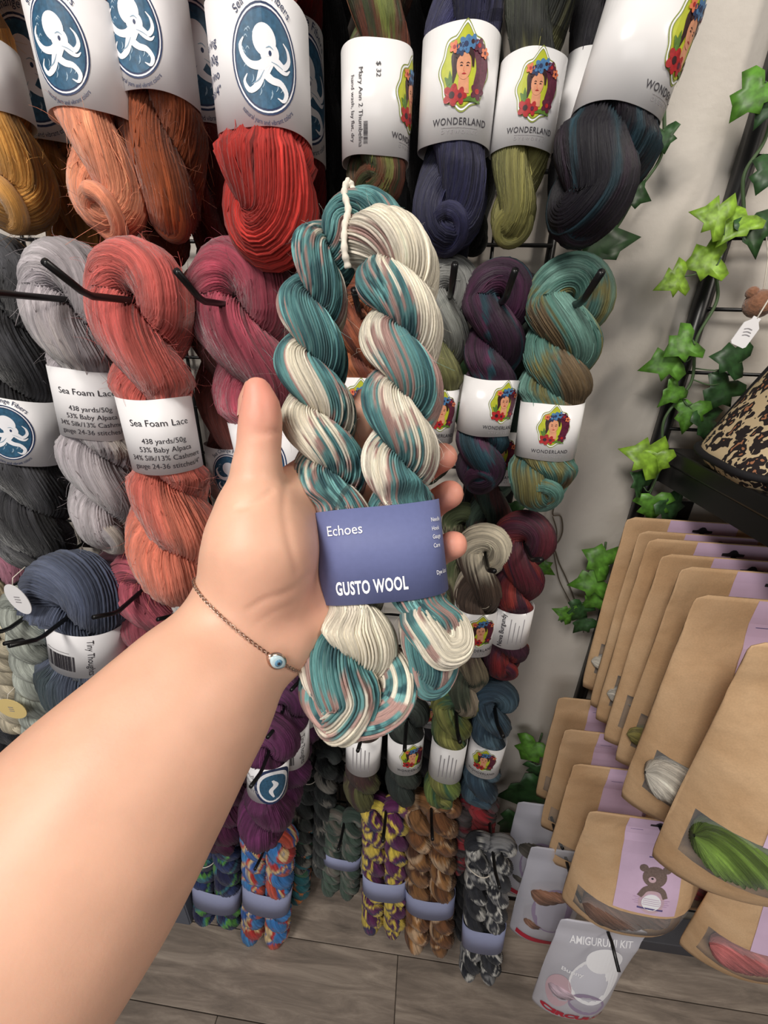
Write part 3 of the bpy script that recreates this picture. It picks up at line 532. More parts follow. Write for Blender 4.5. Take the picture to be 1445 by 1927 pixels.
def build_hand():
    H = Field((-.215, -.075, -.06), (.06, .34, .295), .0019)
    w1 = cc(452, 1152, .203); w2 = cc(500, 1190, .206)
    H.chain([(w1, .0205), (cc(345, 1312, .181), .0275), (cc(222, 1465, .163), .0325), (cc(100, 1620, .150), .036), (cc(-40, 1800, .137), .039), (np.array([-.155, .215, .085]), .041), (np.array([-.17, .30, .02]), .043)], .02)
    H.chain([(w2, .0200), (cc(365, 1345, .184), .0265), (cc(242, 1500, .166), .0325), (cc(120, 1660, .152), .036), (cc(-20, 1840, .139), .039)], .02)
    # palm: metacarpals fan out from the wrist to the knuckles behind the yarn
    mc = {'i': cc(600, 905, .232), 'm': cc(640, 965, .246), 'r': cc(660, 1040, .250), 'p': cc(652, 1112, .248)}
    wr = {'i': cc(465, 1150, .207), 'm': cc(485, 1165, .21), 'r': cc(505, 1180, .212), 'p': cc(522, 1195, .213)}
    for k in 'imrp': H.chain([(wr[k], .016), ((wr[k]*.5+mc[k]*.5)+np.array([0, 0, .004]), .0150), (mc[k], .0135)], .014)
    H.chain([(cc(530, 1195, .207), .0165), (cc(585, 1152, .226), .0155), (cc(640, 1110, .246), .013)], .014)         # little-finger side of the palm
    H.chain([(cc(455, 1120, .197), .0185), (cc(488, 1035, .194), .0225), (cc(484, 955, .195), .0175)], .016)        # ball of the thumb
    H.chain([(cc(500, 1090, .198), .017), (cc(508, 1000, .205), .015), (cc(556, 925, .226), .011)], .014)           # fills the cup between thumb and palm
    H.cone(cc(520, 950, .21), cc(585, 905, .226), .010, .010, .014)                                                # web of skin
    H.chain([(cc(482, 950, .195), .0160), (cc(484, 885, .194), .0116), (cc(489, 815, .192), .0098), (cc(491, 788, .191), .0096), (cc(491, 762, .190), .0083), (cc(485, 734, .189), .0064)], .0025)
    H.chain([(mc['i'], .0125), (cc(665, 812, .243), .0105), (cc(708, 735, .246), .0092), (cc(735, 672, .245), .0082)], .005)
    H.chain([(mc['m'], .0125), (cc(735, 930, .258), .0102), (cc(800, 880, .255), .0088), (cc(834, 860, .240), .0086)], .004)
    H.chain([(mc['r'], .0120), (cc(745, 1000, .258), .0100), (cc(812, 951, .255), .0086), (cc(846, 930, .238), .0086)], .004)
    H.chain([(mc['p'], .0115), (cc(745, 1082, .254), .0094), (cc(818, 1044, .250), .0082), (cc(853, 1025, .236), .0085)], .004)
    V, f = surface_nets(H.F, H.lo, H.h)
    # relax, then press the skin folds in
    e = np.vstack([f[:, [0, 1]], f[:, [1, 2]], f[:, [2, 3]], f[:, [3, 0]]]); n = len(V)
    def relax(V, k):
        s = np.zeros_like(V); c = np.zeros(n)
        np.add.at(s, e[:, 0], V[e[:, 1]]); np.add.at(c, e[:, 0], 1); np.add.at(s, e[:, 1], V[e[:, 0]]); np.add.at(c, e[:, 1], 1); return V*(1-k)+k*s/c[:, None]
    for _ in range(4): V = relax(V, .5)
    fn = np.cross(V[f[:, 2]]-V[f[:, 0]], V[f[:, 3]]-V[f[:, 1]]); nr = np.zeros_like(V)
    for k in range(4): np.add.at(nr, f[:, k], fn)
    nr /= np.linalg.norm(nr, axis=1, keepdims=True); px = np.stack([IW/2+FPX*V[:, 0]/np.maximum(V[:, 2], .02), IH/2+FPX*V[:, 1]/np.maximum(V[:, 2], .02)], -1); front = nr[:, 2] < .25
    def crease(pts, wd, dep):
        nonlocal V
        P = catmull([(x, y, 0) for x, y in pts], 40)[:, :2]; d = np.min(np.linalg.norm(px[:, None]-P[None], axis=2), axis=1) if len(px) < 1 else np.full(n, 1e9)
        for q in P: d = np.minimum(d, np.hypot(px[:, 0]-q[0], px[:, 1]-q[1]))
        V = V-nr*(dep*np.exp(-(d/wd)**2)*front)[:, None]
    crease([(448, 957), (470, 950), (495, 936), (510, 924)], 4, .0008); crease([(478, 812), (500, 814), (528, 812)], 5, .0007); crease([(472, 822), (500, 823)], 4, .0004)
    crease([(470, 1146), (500, 1128), (545, 1112), (585, 1080)], 6, .0006); crease([(480, 1175), (520, 1150), (560, 1135)], 4, .0003); crease([(540, 905), (535, 960), (545, 1020), (560, 1075)], 8, .0006)
    Wv = cam2world(V); me = mesh_np('person', Wv, f[:, ::-1] if np.mean(np.einsum('ij,ij->i', nr, V-V.mean(0))) < 0 else f)
    # skin colour: rosier at finger ends and on the palm, forearm tan carrying painted shade on its left and far sides
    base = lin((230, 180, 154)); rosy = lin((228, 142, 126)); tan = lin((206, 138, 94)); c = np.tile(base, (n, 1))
    def blend(c, col, w): return c*(1-w[:, None])+col[None]*w[:, None]
    for q, rr in ((cc(829, 860, .245), .02), (cc(841, 930, .243), .02), (cc(848, 1025, .24), .02), (cc(490, 740, .189), .022), (cc(735, 672, .245), .03)): c = blend(c, rosy, np.exp(-(np.linalg.norm(V-q, axis=1)/rr)**2)*.8)
    c = blend(c, rosy, np.exp(-(np.linalg.norm(V-cc(560, 1110, .2), axis=1)/.022)**2)*.35)
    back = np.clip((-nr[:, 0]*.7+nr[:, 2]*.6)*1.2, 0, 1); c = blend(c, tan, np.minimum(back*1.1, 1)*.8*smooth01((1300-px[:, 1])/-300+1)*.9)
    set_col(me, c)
    m, nt, b = new_mat('skin'); a = nt.nodes.new('ShaderNodeAttribute'); a.attribute_name = 'Col'; tc = nt.nodes.new('ShaderNodeTexCoord'); nz = nt.nodes.new('ShaderNodeTexNoise'); nz.inputs['Scale'].default_value = 55; nz.inputs['Detail'].default_value = 5
    mr = nt.nodes.new('ShaderNodeMapRange'); mr.inputs['From Min'].default_value = .3; mr.inputs['From Max'].default_value = .7; mr.inputs['To Min'].default_value = .93; mr.inputs['To Max'].default_value = 1.05
    mx = nt.nodes.new('ShaderNodeMix'); mx.data_type = 'RGBA'; mx.blend_type = 'MULTIPLY'; mx.inputs[0].default_value = 1; nt.links.new(tc.outputs['Object'], nz.inputs['Vector']); nt.links.new(nz.outputs[0], mr.inputs[0]); nt.links.new(a.outputs['Color'], mx.inputs[6]); nt.links.new(mr.outputs[0], mx.inputs[7]); nt.links.new(mx.outputs[2], b.inputs['Base Color'])
    b.inputs['Roughness'].default_value = .5; b.inputs['Subsurface Weight'].default_value = .25; b.inputs['Subsurface Radius'].default_value = (.012, .004, .002); b.inputs['Subsurface Scale'].default_value = .35
    n2 = nt.nodes.new('ShaderNodeTexNoise'); n2.inputs['Scale'].default_value = 900; n2.inputs['Detail'].default_value = 3; bp = nt.nodes.new('ShaderNodeBump'); bp.inputs['Strength'].default_value = .12; bp.inputs['Distance'].default_value = .0004
    nt.links.new(tc.outputs['Object'], n2.inputs['Vector']); nt.links.new(n2.outputs[0], bp.inputs['Height']); nt.links.new(bp.outputs[0], b.inputs['Normal']); M['skin'] = m
    o = link('person', me, None, m); tag(o, "bare left forearm and open hand holding up a banded teal and cream yarn skein", 'person')
    # thumbnail: a curved plate along the outer edge of the thumb tip
    vn = []; nu, nvv = 7, 6; c0, c1 = cc(491, 718, .1885), cc(487, 782, .1915); ax = (c1-c0); 
    for i in range(nu):
        for j in range(nvv):
            t = i/(nu-1); ang = math.radians(168+(j/(nvv-1)-.5)*80); rr = .0088+.0026*min(1, t*2.2); p = c0+ax*t; vn.append(p+rr*np.array([math.cos(ang), 0, -math.sin(ang)*.9])+np.array([.0, 0, .0045]))
    nm = mesh_py('thumbnail', cam2world(vn), [(i*nvv+j, i*nvv+j+1, (i+1)*nvv+j+1, (i+1)*nvv+j) for i in range(nu-1) for j in range(nvv-1)], True)
    M['nail'] = simple('nail', (228, 168, 146), .25); link('thumbnail', nm, o, M['nail'])
    # bracelet: fine chain right round the wrist with an eye charm
    p0, p1 = cc(385, 1097, .2), cc(530, 1228, .2); u = (p1-p0)/np.linalg.norm(p1-p0); axis = cc(600, 1000, .2)-cc(345, 1330, .18); axis -= u*(axis@u); axis /= np.linalg.norm(axis); v = np.cross(axis, u); v *= -np.sign(v[2]); ctr = (w1+w2)/2; ctr = ctr+axis*((p0-ctr)@axis)
    def dist(p): q = np.clip(((p-H.lo)/H.h), 0, H.n-1.001); i = q.astype(int); fr = q-i; s = 0
    def samp(p):
        q = (p-H.lo)/H.h; i = np.floor(q).astype(int); fr = q-i; s = 0.0
        for a_ in (0, 1):
            for b_ in (0, 1):
                for c_ in (0, 1): s += H.F[i[0]+a_, i[1]+b_, i[2]+c_]*(fr[0] if a_ else 1-fr[0])*(fr[1] if b_ else 1-fr[1])*(fr[2] if c_ else 1-fr[2])
        return s
    ring = []; K = 120
    for t in np.linspace(0, 2*math.pi, K, endpoint=False):
        d = math.cos(t)*u+math.sin(t)*v; r = .008
        while r < .05 and samp(ctr+d*r) < .0006: r += .0003
        ring.append(ctr+d*r)
    ring = np.array(ring); ring = (np.roll(ring, 1, 0)+ring*2+np.roll(ring, -1, 0))/4; R, _ = resample_closed(ring, [], 170); R = cam2world(R); root = empty('bracelet', R[0]); tag(root, 'fine rose-metal chain bracelet with blue eye charm on the wrist', 'bracelet')
    F1, F2, T = frames(R, True); vv, ff = [], []
    for i in range(len(R)):
        n1, n2_ = (F1[i], F2[i]) if i % 2 else (F2[i], F1[i]); L, wd, th = .0013, .00065, .0002; base_ = len(vv); nn = 8
        for k in range(nn):
            a_ = 2*math.pi*k/nn; cpt = R[i]+T[i]*L*math.cos(a_)+n1*wd*math.sin(a_); ro = T[i]*math.cos(a_)+n1*math.sin(a_)
            for m_ in range(4): b_ = math.pi/2*m_; vv.append(cpt+th*(ro*math.cos(b_)+n2_*math.sin(b_))-R[0])
        for k in range(nn):
            for m_ in range(4): ff.append((base_+k*4+m_, base_+((k+1) % nn)*4+m_, base_+((k+1) % nn)*4+(m_+1) % 4, base_+k*4+(m_+1) % 4))
    link('chain', mesh_py('chain', vv, ff, True), root, M['steel'])
    # charm
    j = int(np.argmin([np.hypot(*(np.array(proj(p))-np.array([527, 1226]))) for p in R])); c3 = R[j]; outw = c3-cam2world([ctr])[0]; outw /= np.linalg.norm(outw); tv = T[j]; sv = np.cross(outw, tv)
    def lens(name, rx, ry, hgt, off, m_, par):
        vs = [c3+outw*(off+hgt)-R[0]]; n_ = 24
        for rr_, hh in ((.6, .8), (1, .3), (1, -.8)):
            for k in range(n_):
                a_ = 2*math.pi*k/n_; x_ = rx*rr_*math.copysign(abs(math.cos(a_))**1.0, math.cos(a_)); y_ = ry*rr_*math.copysign(abs(math.sin(a_))**(1.25), math.sin(a_)); vs.append(c3+tv*x_+sv*y_+outw*(off+hgt*hh)-R[0])
        fs = [(0, 1+k, 1+(k+1) % n_) for k in range(n_)]+[(1+r_*n_+k, 1+(r_+1)*n_+k, 1+(r_+1)*n_+(k+1) % n_, 1+r_*n_+(k+1) % n_) for r_ in (0, 1) for k in range(n_)]
        return link(name, mesh_py(name, vs, fs, True), par, m_)
    M['pearl'] = simple('pale_blue_enamel', (196, 218, 226), .15); M['iris'] = simple('blue_enamel', (96, 140, 170), .15)
    ch = lens('charm', .0052, .0036, .0010, .0012, M['steel'], root); lens('eye_white', .0042, .0028, .0006, .0022, M['pearl'], ch); lens('iris', .0017, .0017, .0004, .0029, M['iris'], ch); lens('pupil', .0007, .0007, .0003, .0033, M['black_ink'], ch)
    return o
build_hand()
# ------------------------------------------------------------------ the held skein: one twisted rope folded double in a slate band
def held_skein():
    ax = [(648, 1285, .214), (655, 1200, .215), (652, 1110, .217), (640, 1010, .218), (626, 920, .219), (606, 820, .220), (590, 730, .221), (586, 645, .222), (590, 560, .222), (606, 490, .223), (640, 440, .226), (690, 436, .221), (733, 478, .213), (752, 560, .209), (755, 650, .208), (757, 740, .208), (754, 830, .209), (752, 920, .211), (764, 1010, .214), (792, 1100, .216), (812, 1170, .218), (812, 1235, .220)]
    P = catmull([atd(*p) for p in ax], 520); d = np.concatenate([[0], np.cumsum(np.linalg.norm(np.diff(P, axis=0), axis=1))]); N = 460; t = np.linspace(0, d[-1], N); A = np.stack([np.interp(t, d, P[:, k]) for k in range(3)], -1); Ltot = d[-1]
    F1, F2, T = frames(A); s = t/Ltot
    R = np.interp(s, [0, .04, .1, .30, .42, .5, .56, .7, .92, 1], [.0118, .0115, .0094, .0092, .0086, .0078, .0100, .0098, .0088, .0080]); a = np.interp(s, [0, .05, .12, .30, .42, .5, .56, .7, .92, 1], [.0156, .0146, .0114, .0110, .0104, .0100, .0124, .0114, .0106, .0098])
    turns = Ltot/.063
    C, S = rope_path(A, turns, R, .4, F1, F2, nuturn=16, ktop=1.25, kbot=1.2); ra = np.concatenate([a, np.full(16, a[-1]), a[::-1], np.full(16, a[0])])
    C, (ra, S) = resample_closed(C, [ra, S], 900); k_ = int(np.argmin(np.abs(S[:400]-.19))); C, ra, S = np.roll(C, -k_, 0), np.roll(ra, -k_), np.roll(S, -k_); rootp = A[N//2]; root = empty('yarn_skein', rootp)
    tag(root, 'teal, cream and mauve folded yarn skein in slate blue band, held in the hand', 'yarn skein')
    dye = dict(pal=[(238, 228, 206), (236, 226, 208), (178, 142, 134), (98, 152, 152), (66, 112, 117), (84, 138, 140), (46, 86, 94), (122, 184, 183), (194, 154, 146)], pv=3, lu=.055, sharp=4.0, mixs=.10, jit=.18, rag=.03)
    # band
    tl, tr, bl, br = atd(572, 968, .202), atd(836, 938, .200), atd(594, 1146, .203), atd(850, 1120, .201)
    ctr = (tl+tr+bl+br)/4; x = ((tr+br)-(tl+bl)).normalized(); up = ((tl+tr)-(bl+br)); up = (up-x*(up@x)); h = up.length/2; up.normalize(); f = x.cross(up).normalized()
    if (EYE-ctr)@f < 0: f = -f
    wx = ((tr+br)-(tl+bl)).length/4; ry = .0225; O_ = ctr-f*ry+f*.0015
    b = Band(O_, up, x, f, wx, ry, h, 2.9); p = b.paper(root, M['slate_paper'], .0004, 90, .0003)
    me, V, c, O = ply_mesh('yarn', C-rootp, ra, S, dye, 44, 4, .15, 26.0*TWS, True, 67, lump=.06, band=(b, np.array(rootp))); link('yarn', me, root, M['wool'])
    tag(link('fuzz', fuzz_mesh(V, c, O, 1500, .006, 5, .00007, (b, np.array(rootp))), root, M['fuzz']), None, None, kind='stuff')
    # loose loops at the two ends
    for nm, pts, rr, sd in (('end_loop', [(606, 1255, .206), (600, 1310, .205), (640, 1352, .205), (700, 1350, .206), (742, 1320, .208), (748, 1275, .212), (720, 1240, .218), (660, 1225, .22), (618, 1235, .213)], .0098, 3),
                            ('end_loop', [(782, 1165, .206), (800, 1190, .203), (830, 1225, .203), (858, 1215, .207), (852, 1180, .212), (815, 1160, .214)], .0088, 9),
                            ('end_loop', [(790, 1255, .214), (800, 1285, .214), (822, 1280, .216), (836, 1250, .22), (810, 1235, .222)], .0080, 12)):
        Q = catmull([atd(*p) for p in pts+pts[:1]], 140)[:-1]; Q, _ = resample_closed(Q, [], 130); m2, *_ = ply_mesh(nm, Q-rootp, np.full(130, rr), np.zeros(130), dict(dye, lu=.05), 24, 4, .1, 8.0, True, sd, lump=.08); link(nm, m2, root, M['wool'])
    # white cotton cord looped through the fold
    cord = [(572, 590, .214), (655, 505, .207), (648, 470, .203), (649, 425, .204), (655, 395, .206), (648, 362, .208), (655, 342, .209), (664, 358, .210), (663, 385, .211), (650, 400, .212), (646, 430, .214), (650, 480, .215), (680, 512, .222)]
    q = catmull([atd(*p) for p in cord[1:]], 110); rr = .0017*(1+.16*np.sin(np.arange(110)*1.3)); link('cord', tube('cord', q-rootp, rr, 8), root, M['kraft_tie'])
    w = 'white_ink'; px = wx*2/262
    b.decal('title_lettering', [text('Echoes', -95*px, 44*px, 19*px, w, 'L', sx=.92, bold=.004)], p, root, .003); b.decal('brand_lettering', [text('GUSTO WOOL', -89*px, -69*px, 24*px, w, 'L', sx=.56, bold=.045, sp=1.08)], p, root, .003)
    for t_, y_ in (('Needle', 50), ('Hook', 33), ('Gauge', 17), ('Care', 0), ('Dye Lot', -52)): b.decal('small_lettering', [text(t_, 108*px, y_*px, 8*px, w, 'L', sx=.8, bold=.012)], p, root, .003)
held_skein()
# ------------------------------------------------------------------ hung skeins: what the wall shows, row by row
def D(*pal, **k): return dict(pal=list(pal), **k)
def shades(c, d=.16, **k):
    c = np.array(c, float); return D(tuple(np.clip(c*(1-d), 0, 255)), tuple(c), tuple(np.clip(c*(1+d), 0, 255)), tuple(c*(1-d*.5)), lu=.05, pv=5, sharp=1.0, mixs=.3, **k)
T1, T2, T3, T4, T5 = .465, .452, .47, .485, .50
G1, G2, G3, G4, G5 = 'skeins on the top hooks', 'skeins on the second row of hooks', 'skeins on the third row of hooks', 'skeins on the fourth row of hooks', 'chained skeins above the floor'
navy, mus = shades((44, 44, 82)), shades((206, 146, 62), .12)
# top row
hang('mustard mohair skein beside the peach one', None, (38, 436), T1+.015, 150, mus, dict(py=(40, 195), kind='', w=1.0), 1.6, 30, 'mohair', 900, G1, .39, flare=.15, hk='black hook carrying the mustard skeins',
     back=[dict(label='dark ochre skein behind the mustard one, octopus on label', dye=shades((164, 108, 44)), lab=dict(t=(.42, .68), kind='octo', psi=.25), L=.42, mat='mohair', fuzz=120)])
hang('peach mohair skein with octopus label beside the mustard one', None, (222, 452), T1-.02, 144, shades((240, 146, 106), .1), dict(py=(-40, 200), kind='octo', psi=.05, p=2.1), 1.5, 30, 'mohair', 800, G1, .40, hk='black hook carrying the peach skein',
     back=[dict(label='rust skein behind the peach one, octopus label half hidden', dye=shades((120, 50, 24)), lab=dict(t=(.40, .66), kind='octo', psi=.4), L=.41)])
hang('rust orange mohair skein with octopus label beside the red one', None, (335, 452), T1+.010, 148, shades((164, 76, 30), .2), dict(py=(-70, 168), kind='octo', psi=.1), 1.3, 30, 'mohair', 900, G1, .40, flare=.1, hk='black hook carrying the rust orange skein',
     back=[dict(label='maroon skein behind the rust orange one', dye=shades((112, 28, 26)), lab=dict(t=(.42, .66), kind='octo', psi=.5), L=.42)])
hang('bright red wool skein with octopus label', None, (517, 492), T1-.02, 164, shades((184, 46, 38), .12), dict(py=(-25, 238), kind='octo', psi=.3, p=2.4), 1.4, 34, 'wool', 0, G1, .40, flare=.5, hk='black hook carrying the red skeins', vps=3,
     back=[dict(label='deep red skein behind the bright red one', dye=shades((150, 26, 28)), lab=dict(t=(.46, .70), kind='octo', psi=.6), L=.42, mat='wool')])
hang('olive green and brown skein, label turned to its text side', None, (705, 405), T1, 128, D((70, 84, 34), (120, 130, 52), (96, 56, 30), (58, 66, 30), (110, 52, 26), lu=.04, pv=5, w=.25), dict(py=(68, 290), kind='wtext', mat='gloss_paper'), 1.9, 30, 'silk', 0, G1, .37, hk='black hook carrying the olive and brown skein')
hang('navy skein with flower-haired portrait label beside the olive ones', None, (838, 478), T1, 132, navy, dict(py=(38, 265), kind='wonder', mat='gloss_paper'), 1.5, 34, 'silk', 0, G1, .39, flare=.1, hk='black hook carrying the navy skeins',
     back=[dict(label='dark blue skein behind the navy one', dye=shades((34, 36, 66)), lab=dict(t=(.44, .68), kind='wonder', psi=.6, mat='gloss_paper'), L=.40)])
hang('charcoal skein with olive lower end and portrait label', None, (957, 464), T1, 112, D((92, 100, 78), (84, 92, 70), (70, 76, 56), (44, 46, 40), (126, 124, 66), (146, 140, 72), w=.85, lu=.05, sharp=1.2), dict(py=(88, 275), kind='wonder', mat='gloss_paper', tilt=.03), 1.8, 30, 'silk', 0, G1, .38, hk='black hook carrying the charcoal and olive skein')
hang('blackish purple skein with teal flecks and tall portrait label', (1345, -330), (1078, 458), T1-.04, 185, D((30, 20, 36), (40, 22, 42), (26, 20, 34), (28, 58, 70), (24, 20, 32), lu=.05, pv=5, sharp=2), dict(py=(-70, 195), kind='wonder', psi=.75, mat='gloss_paper', w=.9), 1.3, 36, 'silk', 0, G1, flare=.2, hk='black hook carrying the blackish purple skeins')
hang('black skein behind the blackish purple one, label half hidden', None, (1068, 420), T1+.03, 105, shades((30, 28, 36)), dict(py=(80, 272), kind='wonder', psi=.7, mat='gloss_paper'), 1.6, 20, 'silk', 0, G1, .36, hk='black hook behind the blackish purple skein')
# second row
hang('charcoal black mohair skein with octopus label beside the silver grey', (2, 440), (72, 1062), T2+.05, 150, shades((62, 62, 66), .25), dict(py=(742, 868), kind='octo', psi=.35, w=.98), 2.0, 30, 'mohair', 900, G2, hk='black hook carrying the charcoal skeins', flare=.1,
     back=[dict(label='black skein behind the charcoal mohair one, octopus on label', dye=shades((38, 37, 40), .3), lab=dict(t=(.60, .80), kind='octo', psi=.4), mat='mohair', dx=.012)])
hang('silver grey lace skein with text label beside the coral one', (122, 446), (222, 1030), T2+.008, 144, D((158, 150, 156), (176, 168, 172), (150, 142, 146), (186, 174, 164), w=.35, lu=.06), dict(py=(694, 826), kind='lace', w=.84, psi=.3), 1.7, 32, 'mohair', 800, G2, hk='long black hook carrying the silver grey skein', tipy=.10)
hang('coral mohair lace skein with text label', (244, 440), (352, 1112), T2-.03, 148, D((194, 84, 78), (188, 86, 76), (204, 102, 84), (220, 120, 94), w=.75, lu=.06), dict(py=(752, 893), kind='lace', w=.84, psi=.34, tilt=-.05), 1.75, 34, 'mohair', 1100, G2, hk='black hook carrying the coral skeins', flare=.5, tipy=.05,
     back=[dict(label='dusty brick skein behind the coral one, octopus on label', dye=shades((150, 84, 76)), lab=dict(t=(.52, .70), kind='octo', psi=.1), mat='wool', fuzz=60, dx=.035)])
hang('raspberry mohair skein with octopus label behind the thumb', (432, 442), (560, 1090), T2+.02, 160, shades((152, 58, 76), .16), dict(py=(798, 940), kind='octo', w=.86, psi=.0), 1.7, 34, 'mohair', 1100, G2, hk='black hook carrying the raspberry skeins', tipy=.05,
     back=[dict(label='wine skein behind the raspberry one', dye=shades((118, 46, 60)), lab=dict(t=(.58, .76), kind='octo', psi=.5), mat='wool', dx=.03)])
hang('copper and brown skein glimpsed between the held yarn ropes', (690, 500), (672, 935), T2+.05, 120, D((146, 74, 42), (110, 52, 34), (170, 96, 52), lu=.05), dict(py=(712, 830), kind='wonder', mat='gloss_paper', w=.9), 2, 24, 'silk', 0, G2, hk='black hook carrying the copper skein')
hang('grey, olive and black banded skein beside the plum one', (852, 478), (800, 905), T2+.03, 98, D((150, 150, 146), (140, 142, 136), (124, 124, 74), (128, 128, 78), (44, 46, 50), (48, 50, 54), (60, 66, 50), w=.88, lu=.05, sharp=2), dict(py=(733, 836), kind='wonder', psi=.2, mat='gloss_paper', w=.9), 2, 28, 'silk', 0, G2, hk='black hook carrying the grey and olive skein')
hang('plum purple skein with a teal patch and portrait label', (948, 482), (898, 924), T2+.02, 108, D((72, 28, 62), (58, 26, 54), (80, 32, 66), (30, 68, 82), (52, 24, 50), lu=.045, pv=4, sharp=2.2), dict(py=(715, 822), kind='wonder', psi=.35, mat='gloss_paper', w=.95, tilt=.06), 1.9, 28, 'silk', 0, G2, hk='black hook carrying the plum skein')
hang('sea green skein with olive streaks and portrait label', (1084, 470), (1008, 955), T2+.01, 130, D((104, 148, 136), (76, 124, 112), (90, 136, 124), (118, 112, 62), (70, 112, 104), (104, 84, 56), lu=.05, pv=5, sharp=1.5), dict(py=(762, 868), kind='wonder', psi=-.15, mat='gloss_paper', w=.88), 2.1, 34, 'silk', 0, G2, hk='black hook carrying the sea green skeins', vps=3,
     back=[dict(label='dark green and maroon skein behind the sea green one', dye=D((52, 72, 62), (74, 30, 28), (40, 60, 52), (70, 92, 76), lu=.05), lab=dict(t=(.50, .70), kind='wonder', mat='gloss_paper', psi=-.1), dx=-.03, L=.36)])
# third row
hang('lilac pink skein at the edge of the third row', (2, 1015), (25, 1250), T3+.07, 100, shades((196, 130, 152), .15), None, 2, 24, 'wool', 0, G3, hk='black hook carrying the lilac pink skein')
hang('denim blue skein with barcode label', (128, 1040), (205, 1420), T3-.03, 165, D((92, 100, 122), (80, 88, 110), (88, 96, 116), (66, 78, 84), (62, 76, 78), w=.6, lu=.05), dict(py=(1190, 1272), kind='barcode', w=.76, dx=.06, tilt=.1), 1.3, 36, 'wool', 0, G3, hk='black hook carrying the denim blue skeins', vps=3, tipy=.04,
     back=[dict(label='dark plum skein behind the denim blue one', dye=shades((92, 46, 62), .25), lab=dict(t=(.42, .62), kind='drop', psi=.2), dx=.03)])
hang('rose pink skein beside the denim blue one', (268, 1030), (318, 1330), T3, 112, shades((178, 84, 100), .14), None, 1.8, 28, 'wool', 0, G3, hk='black hook carrying the rose pink skein', tipy=.05)
hang('pale grey skein showing beneath the coral one', (352, 1070), (395, 1300), T3+.02, 90, shades((190, 186, 184), .08), None, 1.8, 24, 'wool', 0, G3, hk='black hook carrying the pale grey skein')
for lb, tp, bt, cl, wp, yy in (('cream linen skein beside the silvery linen ones', (-2, 1150), (45, 1370), (214, 202, 176), 66, T3-.04), ('silvery green linen skein with oval tag', (48, 1105), (88, 1392), (186, 192, 182), 74, T3-.045), ('pale silver linen skein next to the denim blue one', (90, 1130), (130, 1385), (204, 206, 198), 62, T3-.02), ('beige linen skein at the edge', (-22, 1090), (12, 1330), (190, 172, 140), 52, T3-.01)):
    hang(lb, tp, bt, yy, wp, shades(cl, .1), None, 3.2, 22, 'silk', 0, 'linen skeins below the charcoal mohair', hk='black hook carrying the '+lb.split(' skein')[0]+' skein')
hang('white and brown variegated skein behind the fingertips', (918, 985), (868, 1338), T3, 84, D((224, 212, 186), (220, 208, 184), (92, 74, 62), (84, 68, 58), (134, 122, 98), (70, 78, 62), (150, 136, 116), (196, 182, 160), w=.75, lu=.05, sharp=2, pv=4), dict(py=(1158, 1238), kind='wonder', mat='gloss_paper', w=.92, psi=.1), 1.8, 30, 'silk', 0, G3, hk='black hook carrying the brown and white skeins', vps=3,
     back=[dict(label='moss green and brown skein behind the white and brown one', dye=D((98, 110, 72), (150, 148, 112), (80, 62, 50), (110, 116, 80), lu=.04), dx=-.02)])
hang('burgundy and crimson skein with text label near the bare wall', (996, 962), (940, 1268), T3+.01, 92, D((96, 24, 40), (72, 22, 46), (128, 28, 32), (150, 46, 36), (64, 20, 44), lu=.05, pv=4), dict(py=(1155, 1222), kind='lines', mat='gloss_paper', w=.86), 1.7, 30, 'silk', 0, G3, hk='black hook carrying the burgundy skein', phi=.4)
# fourth row
hang('deep plum skein topmost of the purple ones under the wrist', (575, 1195), (560, 1420), T4+.04, 88, shades((78, 32, 70), .15), dict(py=(1298, 1372), kind='barcode', w=.9, psi=.2), 1.8, 24, 'silk', 0, G4, hk='black hook carrying the deep plum skein')
hang('violet skein with barcode label behind the magenta one', (535, 1272), (545, 1500), T4, 92, shades((92, 38, 84), .15), dict(py=(1386, 1450), kind='barcode', w=.9, psi=.3), 1.8, 26, 'silk', 0, G4, hk='black hook carrying the violet skein')
hang('magenta purple skein with drop emblem label and round lower end', (508, 1350), (500, 1572), T4-.05, 96, shades((106, 44, 92), .14), dict(py=(1448, 1512), kind='drop', w=.78), 1.2, 30, 'silk', 0, G4, hk='black hook carrying the magenta skein', flare=.2)
hang('blackish plum skein half hidden by the forearm', (438, 1400), (420, 1585), T4+.03, 90, shades((74, 26, 58), .2), None, 1.6, 22, 'silk', 0, G4, hk='black hook carrying the blackish plum skein')
hang('moss and brown skein with text label below the held yarn', (688, 1310), (680, 1512), T4, 72, D((84, 84, 48), (70, 46, 44), (60, 44, 42), (96, 92, 56), lu=.04), dict(py=(1398, 1462), kind='ruled', mat='gloss_paper', w=.92), 1.8, 24, 'silk', 0, G4, hk='black hook carrying the moss and brown skein')
hang('blackish green skein with portrait label below the held yarn', (768, 1310), (757, 1502), T4, 70, D((50, 58, 54), (40, 48, 46), (58, 66, 60), lu=.04), dict(py=(1402, 1460), kind='wonder', mat='gloss_paper', psi=.3, w=.95), 1.8, 24, 'silk', 0, G4, hk='black hook carrying the blackish green skein')
hang('smoky black skein with dim label between olive and held yarn', (815, 1270), (800, 1450), T4+.06, 64, shades((48, 46, 52), .2), dict(py=(1322, 1372), kind='wonder', mat='gloss_paper'), 1.8, 20, 'silk', 0, G4)
hang('olive green skein with text label beside the blue one', (862, 1290), (828, 1508), T4-.02, 72, D((132, 136, 62), (150, 150, 76), (118, 126, 58), (60, 100, 72), (126, 148, 70), lu=.045, w=.2), dict(py=(1412, 1476), kind='ruled', mat='gloss_paper', w=.9), 2.1, 28, 'silk', 0, G4, hk='black hook carrying the olive green skein')
